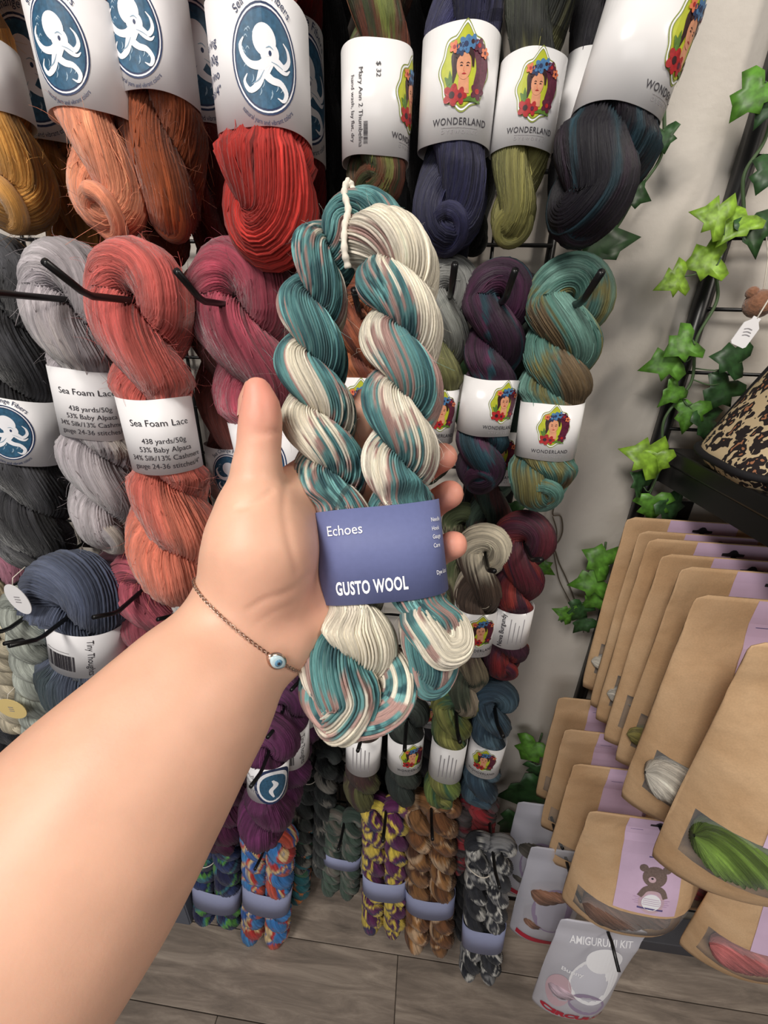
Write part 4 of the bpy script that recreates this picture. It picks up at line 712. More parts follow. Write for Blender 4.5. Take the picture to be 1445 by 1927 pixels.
hang('steel blue skein with portrait label beside the olive one', (935, 1280), (898, 1508), T4-.01, 72, D((72, 98, 116), (56, 82, 102), (48, 70, 88), (84, 112, 128), lu=.04), dict(py=(1412, 1466), kind='wonder', mat='gloss_paper', psi=-.3, w=.9, tilt=.06), 2.0, 28, 'silk', 0, G4, hk='black hook carrying the steel blue skein')
# lowest rows: chained skeins, two ropes side by side in one band
def chained(label, top, bot, Y, wpx, dye, py=None, tie=None, hk=None, turns=4.2, mat='wool'):
    for k, dx in enumerate((-.24, .24)):
        w = wpx*.56
        if k == 0: r0 = hang(label, (top[0]+dx*wpx, top[1]), (bot[0]+dx*wpx, bot[1]-6), Y, w, dye, dict(py=py, w=1.80, dx=.43, p=2.6, flat=.56, mat='pale_slate') if py else None, turns, 20, mat, 0, G5, hk=None, twist=10, tie=tie, knot=False); lb_ = LASTB[0]
        else:
            r1 = hang(label, (top[0]+dx*wpx, top[1]+5), (bot[0]+dx*wpx, bot[1]), Y-.004, w, dye, None, turns, 20, mat, 0, G5, twist=10, knot=False, extband=lb_)
            off = r1.location-r0.location
            for ch in list(r1.children): ch.parent = r0; ch.location = off
            bpy.data.objects.remove(r1)
    if hk: T = at(top[0], top[1]+14, Y); hook(T.x, T.z, Y-.05, hk)
chained('navy chained skein with lime green flecks', (406, 1545), (412, 1762), T5+.03, 92, D((36, 38, 74), (40, 44, 84), (50, 110, 130), (90, 160, 64), (34, 36, 70), (44, 60, 110), lu=.025, pv=3, sharp=3, rag=.003), (1700, 1738), hk='black hook carrying the navy chained skein', tie=.22)
chained('red and bright blue chained skein with cream flecks', (508, 1550), (500, 1768), T5, 92, D((50, 120, 190), (60, 140, 205), (190, 50, 48), (226, 196, 140), (44, 100, 180), (200, 80, 60), lu=.025, pv=3, sharp=3, rag=.003), (1704, 1744), hk='black hook carrying the red and blue chained skein')
chained('teal and orange chained skein behind the red and blue one', (556, 1530), (545, 1690), T5+.08, 74, D((40, 110, 120), (226, 130, 46), (60, 90, 140), (70, 120, 90), lu=.025, pv=3, sharp=3, rag=.003))
chained('black and ash grey chained skein below the purple yarn', (598, 1395), (588, 1640), T5+.07, 78, D((44, 48, 48), (60, 66, 64), (36, 38, 40), (128, 124, 116), lu=.03, pv=3, sharp=2), hk='black hook carrying the ash grey chained skein', tie=.2)
chained('grey green chained skein in slate band over the floor', (650, 1520), (640, 1682), T5+.06, 72, D((72, 92, 80), (92, 106, 94), (120, 112, 104), (60, 76, 68), lu=.03, pv=3), (1632, 1652), hk='black hook carrying the grey green chained skein')
chained('purple and yellow chained skein in slate band', (728, 1495), (722, 1752), T5, 84, D((104, 40, 94), (84, 34, 84), (232, 206, 66), (110, 44, 98), (60, 50, 96), (226, 198, 70), lu=.025, pv=3, sharp=3, rag=.003), (1682, 1716), hk='black hook carrying the purple and yellow chained skein')
chained('caramel and brown chained skein in slate band', (812, 1490), (808, 1784), T5, 94, D((132, 84, 48), (108, 70, 44), (176, 122, 66), (212, 176, 138), (92, 58, 40), (150, 104, 60), lu=.03, pv=3, sharp=2, rag=.004), (1718, 1752), hk='black hook carrying the caramel chained skein')
chained('dark red and grey chained skein behind the black and white one', (890, 1490), (882, 1640), T5+.03, 84, D((120, 36, 48), (92, 84, 84), (70, 62, 64), (170, 48, 56), lu=.03, pv=3, sharp=2))
chained('black chained skein beside the black and white one', (862, 1560), (856, 1780), T5+.07, 56, D((34, 35, 40), (50, 52, 58), (28, 28, 32), lu=.03, pv=3))
chained('black and white chained skein in slate band', (925, 1570), (902, 1838), T5-.03, 80, D((52, 54, 62), (40, 42, 50), (44, 46, 56), (222, 220, 214), (60, 62, 72), (150, 150, 152), lu=.022, pv=3, sharp=3, rag=.003), (1775, 1815), hk='black hook carrying the black and white chained skein', tie=.16)
for lb, tp, bt in (('black skein at the edge below the linen ones', (20, 1350), (60, 1540)), ('blackish grey skein beside the black one below the linen', (85, 1360), (110, 1530))):
    hang(lb, tp, bt, T4, 85, shades((40, 41, 46), .25), None, 1.8, 22, 'wool', 0, G4)

# added near-black skeins, their colour standing in for shade in the gaps
for lb, tp, bt, cl in (('added black skein darkening the gap between the red and olive yarn', (632, -420), (618, 450), (24, 22, 24)), ('added black skein darkening the gap beside the navy yarn', (790, -420), (765, 500), (22, 22, 26)), ('added blackish green skein darkening the gap behind the charcoal and olive', (925, -420), (890, 480), (26, 28, 24)),
                       ('added black skein darkening the space beside the purple yarn', (620, 1240), (608, 1500), (26, 26, 28)), ('added black skein darkening the space below the held yarn', (720, 1250), (712, 1500), (24, 24, 26)), ('added black skein darkening the space behind the held band', (840, 1010), (815, 1300), (24, 24, 26)),
                       ('added dark skein darkening the space behind the caramel one', (775, 1470), (765, 1690), (30, 28, 28))):
    hang(lb, tp, bt, .60, 84, shades(cl, .25), None, 1.8, 16, 'wool', 0, 'added dark skeins darkening the gaps', stray=0)
# ------------------------------------------------------------------ right side: second grid, shelf, pouches, ivy
def atz(px, py, z): d = ray(px, py); return EYE+d*((z-EYE.z)/d.z)
grid_panel(.358, .358+.61, .10, 2.1, .61/4, .079, 'black framed wire grid beside the bare wall, twined with ivy', .011)
def shelf():
    x0, zt = .363, 1.353; r = empty('display_shelf', (x0, .64, zt)); tag(r, 'black shelf on the framed grid, holding the leopard print bag', 'shelf')
    o = link('board', box_mesh('board', .60, .34, .022, .003), r, M['black_metal']); o.location = (.30, -.17, -.011)
    for k, x in enumerate((.006, .55)):
        v = [(x-.004, 0, -.022), (x+.004, 0, -.022), (x-.004, -.33, -.022), (x+.004, -.33, -.022), (x-.004, 0, -.052), (x+.004, 0, -.052), (x-.004, -.33, -.045), (x+.004, -.33, -.045)]
        link('bracket', mesh_py('bracket', v, [(0, 1, 3, 2), (0, 2, 6, 4), (1, 5, 7, 3), (2, 3, 7, 6), (4, 6, 7, 5), (0, 4, 5, 1)]), r, M['black_metal'])
shelf()
# ---- leopard print bag
def leopard_mat():
    m, nt, b = new_mat('leopard_cloth'); tc = nt.nodes.new('ShaderNodeTexCoord'); mp = nt.nodes.new('ShaderNodeMapping'); mp.inputs['Scale'].default_value = (1, 1, .8); nz = nt.nodes.new('ShaderNodeTexNoise'); nz.inputs['Scale'].default_value = 70; nz.inputs['Detail'].default_value = 2
    mx = nt.nodes.new('ShaderNodeMix'); mx.data_type = 'RGBA'; mx.blend_type = 'LINEAR_LIGHT'; mx.inputs[0].default_value = .02; vo = nt.nodes.new('ShaderNodeTexVoronoi'); vo.inputs['Scale'].default_value = 62; vo.inputs['Randomness'].default_value = .8
    nt.links.new(tc.outputs['Object'], mp.inputs[0]); nt.links.new(mp.outputs[0], nz.inputs['Vector']); nt.links.new(mp.outputs[0], mx.inputs[6]); nt.links.new(nz.outputs['Color'], mx.inputs[7]); nt.links.new(mx.outputs[2], vo.inputs['Vector'])
    cr = nt.nodes.new('ShaderNodeValToRGB'); cr.color_ramp.interpolation = 'CONSTANT'; e = cr.color_ramp.elements; e[0].position = 0; e[0].color = rgba((176, 118, 84)); e[1].position = .17; e[1].color = rgba((34, 24, 26)); k = e.new(.50); k.color = rgba((214, 190, 152))
    nt.links.new(vo.outputs['Distance'], cr.inputs[0]); nt.links.new(cr.outputs[0], b.inputs['Base Color']); b.inputs['Roughness'].default_value = .85; return m
M['leopard'] = leopard_mat(); M['binding'] = simple('black_binding', (24, 22, 26), .8)
def leopard_bag():
    base = atz(1318, 888, 1.354); r = empty('project_bag', (base.x+.150, base.y-.005, 1.354)); tag(r, 'leopard print project bag with black piping on the shelf', 'bag')
    n, k = 48, 26; V = []; 
    def sec(t, a):
        hx = .128*(1-t)**.85+.022; hy = .075*(1-t)**.9+.012; p = 2/3.2; c, s = math.cos(a), math.sin(a); rb = min(1, (t/.05+.0)**.5*.12+.88) if t < .05 else 1
        return Vector((hx*rb*math.copysign(abs(c)**p, c)+.02*t, hy*rb*math.copysign(abs(s)**p, s), .33*t+.001+.004*math.sin(3*a+5*t)))
    for i in range(k):
        for j in range(n): V.append(sec(i/(k-1), 2*math.pi*j/n))
    f = [tuple(q) for q in grid_faces(k, n, False)]+[tuple(range(n))[::-1], tuple(range((k-1)*n, k*n))]; link('body', mesh_py('body', V, f, True), r, M['leopard'])
    for a in (math.pi*1.22, math.pi*1.72, math.pi*.75): link('piping', tube('piping', [sec(t, a)*1.01 for t in np.linspace(.03, .97, 22)], .0042, 8), r, M['binding'])
    link('base_piping', tube('base_piping', [sec(.05, a)*1.005 for a in np.linspace(0, 2*math.pi, 50)[:-1]], .0045, 8, True), r, M['binding'])
    kp = [(.02+.03*math.cos(a), -.004, .345+.03*math.sin(a)) for a in np.linspace(-.5, 3.64, 16)]; link('handle', tube('handle', kp, [.010+.006*math.sin(i/15*math.pi) for i in range(16)], 10), r, M['leopard'])
leopard_bag()
def price_tag():
    c = at(1405, 625, .50); r = empty('price_tag', c); tag(r, 'small white price tag on a string beside the leopard bag', 'tag')
    o2 = [(-.013, -.018), (-.010, -.021), (.010, -.021), (.013, -.018), (.013, .010), (.006, .017), (.006, .022), (-.006, .022), (-.006, .017), (-.013, .010)]; o2 = rot2(np.array(o2)*.68, -.35)
    n = len(o2); v = [(x, -.0004, z) for x, z in o2]+[(x, .0004, z) for x, z in o2]; pl = link('paper', mesh_py('paper', v, [tuple(range(n))[::-1], tuple(range(n, 2*n))]+[(i, (i+1) % n, n+(i+1) % n, n+i) for i in range(n)]), r, M['paper'])
    link('print', decal_mesh('print', [stroke([(-.004, .003-.003*i), (0, .0035-.003*i), (.004, .002-.003*i)], [.0008]*3, 'grey_ink', 1, 6) for i in range(3)], lambda S, t, off: np.stack([S, -.0004-off, t], -1), .01), pl)
    link('string', tube('string', catmull([(.005, 0, .013), (.012, 0, .04), (.018, 0, .06), (.026, .004, .062), (.030, .01, .05)], 20), .0007, 6), r, M['kraft_tie'])
price_tag()
def plush():
    c = at(1428, 572, .60); r = empty('plush_toy', c); tag(r, 'small brown plush hanging behind the leopard bag', 'plush toy'); M['plush'] = simple('brown_plush', (150, 104, 78), .95, .3, 300, .8, sheen=.5)
    for nm, p, s in (('head', (0, 0, 0), .016), ('ear', (-.012, 0, .012), .007), ('ear', (.012, 0, .012), .007), ('muzzle', (0, -.012, -.004), .007)):
        bm = bmesh.new(); bmesh.ops.create_icosphere(bm, subdivisions=3, radius=s); me = bpy.data.meshes.new(nm); bm.to_mesh(me); bm.free(); me.polygons.foreach_set('use_smooth', [True]*len(me.polygons)); o = link(nm, me, r, M['plush']); o.location = p
    link('hanging_string', tube('hanging_string', [(0, 0, .012), (0, .012, .05), (0, .036, .085)], .0008, 6), r, M['kraft_tie'])
plush()
# ---- kraft pouches
def kraft_mat():
    m, nt, b = new_mat('kraft_paper'); tc = nt.nodes.new('ShaderNodeTexCoord'); nz = nt.nodes.new('ShaderNodeTexNoise'); nz.inputs['Scale'].default_value = 14; nz.inputs['Detail'].default_value = 3; n2 = nt.nodes.new('ShaderNodeTexNoise'); n2.inputs['Scale'].default_value = 500; n2.inputs['Detail'].default_value = 3
    cr = nt.nodes.new('ShaderNodeValToRGB'); e = cr.color_ramp.elements; e[0].position = .3; e[0].color = rgba((206, 166, 124)); e[1].position = .7; e[1].color = rgba((222, 186, 146)); mx = nt.nodes.new('ShaderNodeMix'); mx.data_type = 'RGBA'; mx.blend_type = 'MULTIPLY'; mx.inputs[0].default_value = .25
    oi = nt.nodes.new('ShaderNodeObjectInfo'); va = nt.nodes.new('ShaderNodeVectorMath'); va.operation = 'ADD'; nt.links.new(tc.outputs['Object'], va.inputs[0]); nt.links.new(oi.outputs['Random'], va.inputs[1])
    for n in (nz, n2): nt.links.new(va.outputs[0], n.inputs['Vector'])
    nt.links.new(nz.outputs[0], cr.inputs[0]); nt.links.new(cr.outputs[0], mx.inputs[6]); nt.links.new(n2.outputs[0], mx.inputs[7]); nt.links.new(mx.outputs[2], b.inputs['Base Color']); bp = nt.nodes.new('ShaderNodeBump'); bp.inputs['Strength'].default_value = .5; bp.inputs['Distance'].default_value = .012; nt.links.new(nz.outputs[0], bp.inputs['Height']); nt.links.new(bp.outputs[0], b.inputs['Normal']); b.inputs['Roughness'].default_value = .7; return m
M['kraft'] = kraft_mat()
def film(name, c, alpha, rough=.12):
    m, nt, b = new_mat(name); b.inputs['Base Color'].default_value = rgba(c); b.inputs['Alpha'].default_value = alpha; b.inputs['Roughness'].default_value = rough; b.inputs['Specular IOR Level'].default_value = .6; return m
M['film'] = film('clear_film', (230, 230, 232), .16, .08); M['frost'] = film('frosted_film', (226, 226, 238), .62, .25)
M['lilac'] = simple('lilac_card', (214, 186, 214), .55, .04, 60); M['bear_ink'] = simple('bear_brown_ink', (124, 106, 100), .6, .3, 400); M['violet_ink'] = simple('violet_ink', (92, 84, 136), .6); M['haze_ink'] = simple('haze_ink', (196, 170, 198), .6); M['crimson_ink'] = simple('crimson_ink', (196, 30, 60), .5); M['blush_ink'] = simple('blush_ink', (206, 176, 186), .6)
M['mauve_ink'] = simple('mauve_ink', (160, 144, 172), .6)
class Pouch:
    def __init__(s, w, h, b, seed): s.w, s.h, s.b = w, h, b; rs = np.random.RandomState(seed); s.q = rs.rand(6)*6
    def y(s, u, v):                      # u -1..1, v 0 bottom..1 top: how far the front stands out
        pr = np.interp(v, [0, .06, .16, .3, .5, .75, .88, 1], [.62, .86, 1, .97, .7, .26, .06, .03]); return -s.b*pr*(1-np.abs(u)**2.6)**.8-.0035*np.sin(u*3+s.q[0]+v*7)*np.sin(v*3.1)*(1-v)-.002*np.sin(v*26+s.q[1])*np.exp(-((v-.86)/.08)**2)
    def wid(s, v): return np.interp(v, [0, .05, .2, .6, 1], [.90, .93, .955, .985, 1.0])*s.w/2
    def front(s, X, Z, off): v = np.clip(Z/s.h, 0, 1); u = np.clip(X/s.wid(v), -1, 1); return np.stack([X, s.y(u, v)-off, Z], -1)
def pouch(label, pos, w=.22, h=.35, b=.045, seed=0, win=(.13, .30), lab=True, clear=False, rotz=0.0, group='kraft craft-kit pouches', tilt=0.0, card=None, words=None):
    P = Pouch(w, h, b, seed); r = empty('kit_pouch' , pos); r.rotation_euler = (tilt, 0, rotz); tag(r, label, 'pouch', group)
    us = np.array([-1, -.985, -.95, -.9, -.8, -.66, -.5, -.34, -.17, 0, .17, .34, .5, .66, .8, .9, .95, .985, 1]); vs = np.unique(np.concatenate([np.linspace(0, 1, 27), [win[0], win[1]], [.97, .985]])); V = []; nu, nv = len(us), len(vs)
    for v in vs:
        hw = float(P.wid(v)); top = max(0, (v-.97)/.03); hw -= .012*(1-math.sqrt(max(0, 1-top*top)))
        for u in us: V.append((u*hw, float(P.y(np.array(u), np.array(v))), v*h))
    nF = len(V)
    for v in vs:
        hw = float(P.wid(v)); top = max(0, (v-.97)/.03); hw -= .012*(1-math.sqrt(max(0, 1-top*top)))
        for u in us: V.append((u*hw, b*.22*(1-abs(u)**3)*max(0, 1-v*1.15)**.7+.0012, v*h))
    body, wf = [], []
    for i in range(nv-1):
        for j in range(nu-1):
            q = (i*nu+j, i*nu+j+1, (i+1)*nu+j+1, (i+1)*nu+j); vm = (vs[i]+vs[i+1])/2; um = (us[j]+us[j+1])/2
            (wf if (not clear and win[0] < vm < win[1] and abs(um) < .9) else body).append(q); body.append(tuple(nF+k for k in q[::-1]))
    for i in range(nv-1): body += [(i*nu, (i+1)*nu, nF+(i+1)*nu, nF+i*nu), (i*nu+nu-1, nF+i*nu+nu-1, nF+(i+1)*nu+nu-1, (i+1)*nu+nu-1)]
    for j in range(nu-1): body += [(j, nF+j, nF+j+1, j+1), ((nv-1)*nu+j, (nv-1)*nu+j+1, nF+(nv-1)*nu+j+1, nF+(nv-1)*nu+j)]
    link('body', mesh_py('body', V, body, True), r, M['frost'] if clear else M['kraft'])
    if not clear: link('window_film', mesh_py('window_film', [(x, y, z) for x, y, z in V[:nF]], wf, True), r, M['film'])
    if lab:
        lw, z0, z1 = w*.44, h*.36, h*.998; rows = np.linspace(z0, z1, 16); sh = [rect(-lw/2, a, lw/2, c, 'lilac') for a, c in zip(rows[:-1], rows[1:])]
        cd_ = link('card', decal_mesh('card', sh, P.front, .012, .0003), r); zs = h*.955
        sl = [stroke([(-.014, zs), (-.006, zs), (0, zs+.002), (.006, zs), (.014, zs)], [.004, .005, .012, .005, .004], 'black_ink', 3, 16)]; link('hang_slot', decal_mesh('hang_slot', sl, P.front, .01, .0003), cd_)
        link('tear_mark', decal_mesh('tear_mark', [rect(-lw*.42, h*.90, -lw*.22, h*.9025, 'violet_ink', 3)], P.front, .01, .0003), cd_)
        if card == 'bear':
            s_ = h/.35; cx, cz = .006, h*.62
            B = [ell(cx, cz, .019, .017, 'bear_ink', 3), ell(cx-.018, cz+.013, .007, .006, 'bear_ink', 3), ell(cx+.018, cz+.013, .007, .006, 'bear_ink', 3), ell(cx-.004, cz-.004, .006, .005, 'blush_ink', 4), ell(cx-.004, cz-.002, .002, .0015, 'black_ink', 5), stroke([(cx-.02, cz-.036), (cx-.012, cz-.022), (cx+.002, cz-.018), (cx+.014, cz-.022), (cx+.02, cz-.034)], [.008, .009, .010, .009, .008], 'bear_ink', 3, 18),
                 ell(cx, cz-.045, .020, .022, 'blush_ink', 2), ell(cx, cz-.045, .015, .016, 'white_ink', 3), rect(cx-.02, h*.40, cx+.02, h*.412, 'violet_ink', 3)]
            for i in range(4): B.append(rect(cx-.028+.003*(i % 2), h*(.475-.014*i), cx+.028-.003*(i % 2), h*(.479-.014*i), 'haze_ink', 3))
            B.append(rect(cx-.012, h*.735, cx+.004, h*.742, 'violet_ink', 3)); link('card_print', decal_mesh('card_print', B, P.front, .01, .0003), cd_)
    if words:
        for nm, sh in words(w, h): link(nm, decal_mesh(nm, sh, P.front, .006, .0002), r)
    return r, P
def ball(label, c, rx, rz, dye, band=None, ns=34, rot=0.0, cat='yarn ball', group='yarn balls inside the pouches'):
    r = empty('yarn_ball', c); tag(r, label, cat, group); n = 26; t = np.linspace(-1, 1, n); P = np.stack([t*rx*math.cos(rot), np.zeros(n)+.003*np.sin(t*3), t*rx*math.sin(rot)], -1); rad = rz*np.sqrt(np.maximum(1-np.abs(t)**3.2, .003)); SEED[0] += 1
    me, *_ = ply_mesh('yarn', P, rad, np.abs(t), dye, ns, 2, .1, 26, False, SEED[0], lump=.07); link('yarn', me, r, M['wool'])
    if band:
        k = np.linspace(-.35, .25, 4)*rx; n2 = 36; V = []
        for q in k:
            rr = rz*math.sqrt(max(0, 1-abs(q/rx)**3.2))*1.05
            for a in np.linspace(0, 2*math.pi, n2, endpoint=False): V.append((q*math.cos(rot), rr*math.cos(a), q*math.sin(rot)+rr*math.sin(a)))
        link('paper_band', mesh_py('paper_band', V, [tuple(z) for z in grid_faces(4, n2, False)], True), r, M[band])
    return r
M['brown_paper'] = simple('brown_paper', (150, 100, 66), .7, .1, 60)
X0, ZT, PH = .313, 1.256, .345
cream, ivory = shades((226, 218, 204), .06), shades((214, 206, 194), .08)
specs = [(.590, 'kraft pouch at the wall end of the upper hook', cream), (.552, 'second kraft pouch from the wall on the upper hook', None), (.520, 'third kraft pouch from the wall on the upper hook', ivory), (.485, 'fourth kraft pouch from the wall on the upper hook', None), (.448, 'fifth kraft pouch from the wall on the upper hook', shades((150, 140, 70))), (.395, 'kraft pouch with brown banded white yarn in its window', cream), (.325, 'front kraft pouch with lime green yarn in its window', None)]
for i, (Y, lb, dy) in enumerate(specs):
    pouch(lb, (X0+.11+(.002*math.sin(i*2))-(.009 if i == 5 else 0), Y, ZT-PH-.004*(i % 2)-(.006 if i == 6 else 0)), h=PH, b=.056 if i > 4 else .030, seed=i, win=(.15, .36) if i > 4 else (.13, .32), tilt=.0)
    if dy and i < 5: ball('yarn in the window of the '+lb, (X0+.075, Y-.012, ZT-PH*.79), .07, .018, dy)
hook(X0+.11, ZT-.02, .27, 'black hook carrying the upper kraft pouches', .03)
ball('white yarn ball with brown paper band inside a kraft pouch', (X0+.070, .366, ZT-PH*.76), .078, .032, cream, 'brown_paper', rot=-.12)
ball('lime green yarn ball inside the front kraft pouch', (X0+.075, .296, ZT-PH*.76), .066, .033, shades((104, 134, 50), .25), rot=-.2); ball('pale blue yarn ball beside the lime green one', (X0+.172, .296, ZT-PH*.76), .036, .030, shades((120, 156, 190), .15))
low = [(.600, .292, .868, 'kraft pouch at the wall end of the middle hook', shades((196, 188, 176))), (.555, .297, .838, 'kraft pouch with pinkish red yarn on the middle hook', shades((206, 40, 66))), (.505, .302, .815, 'kraft pouch third on the middle hook, in shade', None), (.437, .309, .800, 'kraft pouch with bear card and brown yarn in window', shades((112, 84, 72)))]
for i, (Y, xl, zt, lb, dy) in enumerate(low):
    hh = .27 if i == 3 else .30; pouch(lb, (xl+.11, Y, zt-hh), h=hh, b=.055 if i == 3 else .024, seed=20+i, win=(.14, .34) if i == 3 else (.12, .27), card='bear' if i == 3 else None)
    if dy: ball('yarn in the window of the '+lb, (xl+.10, Y-(.026 if i == 3 else .009), zt-hh*.78), .075 if i == 3 else .06, .028 if i == 3 else .013, dy)
hook(.419, .788, .40, 'black hook carrying the bear card pouch', .03)
for lb, bl, Y, dy, hh in (('kraft pouch with rosy yarn below the lime green one', (1296, 1822), .400, shades((196, 110, 110), .15), .30), ('kraft pouch with crimson yarn behind the rosy one', (1180, 1690), .49, shades((176, 40, 60), .2), .30)):
    p = at(bl[0], bl[1], Y-.03); x = p.x+.10; pouch(lb, (x, Y, p.z), h=hh, b=.05, seed=int(Y*100), win=(.13, .36)); ball('yarn in the window of the '+lb, (x-.02, Y-.026, p.z+hh*.25), .07, .026, dy); hook(x, p.z+hh*.955, Y-.07, 'black hook carrying the '+lb.split(' below')[0].split(' behind')[0])
# ---- clear kit bags
def kit_words(w, h):
    return [('print_panel', [ell(.012, h*.52, w*.30, h*.20, 'white_ink', 1), ell(.02, h*.70, w*.22, h*.10, 'white_ink', 1), ell(.012, h*.30, w*.22, h*.12, 'mauve_ink', 1, .5), ell(-w*.28, h*.35, w*.14, h*.16, 'blush_ink', 1)]),
            ('title_lettering', [text('AMIGURUMI KIT', .006, h*.82, .017, 'white_ink', sx=.62, bold=.03, layer=3, rot=.06)]), ('name_lettering', [text('Bunny', -w*.20, h*.56, .011, 'white_ink', bold=.03, layer=3)]), ('brand_lettering', [text('CIRCULO', 0, h*.09, .022, 'crimson_ink', sx=.9, bold=.09, layer=3)])]
def red_strip(w, h): return [('red_strip', [rect(-w*.40, h*.06, w*.40, h*.12, 'crimson_ink', 2)]), ('card_patch', [ell(0, h*.45, w*.3, h*.2, 'mauve_ink', 1)])]
p = at(1056, 1728, .40); pouch('clear crochet kit bag with red brand lettering above the floor', (p.x+.075, .40, p.z-.34), .150, .34, .03, 51, lab=False, clear=True, words=kit_words, group='clear kit bags'); ball('mauve yarn ball inside the lettered kit bag', (p.x+.06, .392, p.z-.22), .045, .02, shades((200, 176, 190), .1)); hook(p.x+.085, p.z-.02, .385, 'black hook carrying the lettered kit bag', .035, -.1)
for px, py, Y, lb, dy, k in ((1000, 1592, .50, 'clear kit bag with tan yarn and red strip', shades((150, 108, 86), .2), 1), (975, 1508, .57, 'clear kit bag with grey yarn next to the wall', shades((110, 104, 96), .2), 2)):
    p = at(px, py, Y); pouch(lb, (p.x+.07, Y, p.z-.33), .14, .33, .03, 60+k, lab=False, clear=True, words=red_strip, group='clear kit bags')
    for j in range(2): ball(('upper' if j else 'lower')+' yarn ball inside the '+lb, (p.x+.06, Y-.008, p.z-.24+.10*j), .04, .02, dy)
    hook(p.x+.07, p.z-.02, Y-.05, 'black hook carrying the '+lb)
# ---- ivy
def leaf_mesh(seed):
    rs = random.Random(seed); o = [(0, 0), (-.20, -.14), (-.46, -.12), (-.58, .12), (-.36, .34), (-.44, .56), (-.22, .64), (0, 1.0), (.22, .64), (.44, .56), (.36, .34), (.58, .12), (.46, -.12), (.20, -.14)]
    o = [(x*(1+rs.uniform(-.12, .12)), y*(1+rs.uniform(-.08, .08))) for x, y in o]; n = len(o); P = []
    mid = [(0, y) for y in (.05, .3, .6)]
    bm = bmesh.new(); c = bm.verts.new((0, .25, 0)); ring = [bm.verts.new((x, y, 0)) for x, y in o]; inner = [bm.verts.new((x*.5, .25+(y-.25)*.5, 0)) for x, y in o]
    for i in range(n): j = (i+1) % n; bm.faces.new((ring[i], ring[j], inner[j], inner[i])); bm.faces.new((inner[i], inner[j], c))
    for v in bm.verts: x, y = v.co.x, v.co.y; v.co.z = .18*abs(x)-.16*(y-.3)**2+.05*math.sin(7*x+4*y+seed)
    g = bmesh.ops.extrude_face_region(bm, geom=bm.faces[:]); 
    for v in g['geom']:
        if isinstance(v, bmesh.types.BMVert): v.co.z -= .015
    bmesh.ops.recalc_face_normals(bm, faces=bm.faces); me = bpy.data.meshes.new('leaf'); bm.to_mesh(me); bm.free(); me.polygons.foreach_set('use_smooth', [True]*len(me.polygons)); return me
def leaf_mat(name, c):
    m, nt, b = new_mat(name); tc = nt.nodes.new('ShaderNodeTexCoord'); wv = nt.nodes.new('ShaderNodeTexNoise'); wv.inputs['Scale'].default_value = 4; cr = nt.nodes.new('ShaderNodeValToRGB'); e = cr.color_ramp.elements; e[0].position = .3; e[0].color = rgba(np.array(c)*.72); e[1].position = .7; e[1].color = rgba(np.minimum(np.array(c)*1.2, 255))
    nt.links.new(tc.outputs['Object'], wv.inputs['Vector']); nt.links.new(wv.outputs[0], cr.inputs[0]); nt.links.new(cr.outputs[0], b.inputs['Base Color']); b.inputs['Roughness'].default_value = .45; return m
LM = [leaf_mat('ivy_leaf_bright', (130, 168, 52)), leaf_mat('ivy_leaf_mid', (84, 132, 46)), leaf_mat('ivy_leaf_dark', (46, 78, 42))]; M['stem'] = simple('ivy_stem', (74, 96, 62), .6)
LS = {(k, c): leaf_mesh(k) for k in range(3) for c in range(3)}
for (k, c), me in LS.items(): me.materials.append(LM[c])
def vine(label, stem, leaves, Y, r=.0019):
    S = [at(x, y, yy if yy else Y) for x, y, yy in stem]; root = empty('ivy_vine', S[0]); tag(root, label, 'ivy', 'artificial ivy on the wall'); q = catmull(S, 14*len(S)); link('stem', tube('stem', q-np.array(S[0]), r, 6), root, M['stem']); rs = random.Random(len(label))
    for k, (x, y, sz, ang, c) in enumerate(leaves):
        yy = Y-.012-.01*rs.random(); p = at(x, y, yy); s = sz*depth(p)/FPX; o = link('leaf', LS[(k % 3, c)], root); 
        d = Vector((math.cos(ang), rs.uniform(-.35, .1), math.sin(ang))).normalized(); n = Vector((rs.uniform(-.35, .35), -1, rs.uniform(.0, .6))); n = (n-d*(n@d)).normalized(); xx = d.cross(n)
        m = Matrix((xx, d, n)).transposed().to_4x4(); m.translation = Vector(p)-d*s*.4-Vector(S[0]); o.matrix_local = m @ Matrix.Scale(s, 4)
        # leaf stalk to the nearest piece of stem
        pp = np.array(p)-np.array(d)*s*.4; j = int(np.argmin(np.linalg.norm(q-pp, axis=1))); a, b2 = pp-np.array(S[0]), q[j]-np.array(S[0])
        if np.linalg.norm(a-b2) < .09: link('stalk', tube('stalk', catmull([a, (a+b2)/2+np.array([0, -.004, -.006]), b2], 8), .0009, 5), root, M['stem'])
PI = math.pi
vine('ivy vine twined up the framed black grid', [(1470, 140, .63), (1440, 260, .625), (1400, 330, .62), (1395, 420, .62), (1340, 470, .615), (1350, 560, .62), (1310, 640, .615), (1300, 720, .62), (1250, 790, .615), (1245, 870, .62), (1215, 950, .62), (1225, 985, .62)],
     [(1412, 185, 70, -2.2, 1), (1340, 408, 66, 2.9, 0), (1384, 428, 62, -2.3, 0), (1326, 492, 70, -2.9, 0), (1266, 530, 56, -2.7, 0), (1418, 440, 66, -1.2, 2), (1282, 652, 62, -2.6, 1), (1248, 684, 66, -2.8, 1), (1262, 742, 46, -2.2, 1), (1372, 676, 60, 3.0, 2), (1352, 742, 66, -2.0, 2), (1296, 782, 54, -1.6, 1), (1328, 800, 60, -1.2, 2), (1210, 858, 70, 2.9, 0), (1234, 872, 50, -1.4, 0), (1202, 905, 46, 2.4, 2), (1228, 955, 56, -1.4, 1), (1260, 960, 60, -1.0, 2), (1445, 330, 60, -2, 2), (1445, 200, 60, -2, 2)], .625)
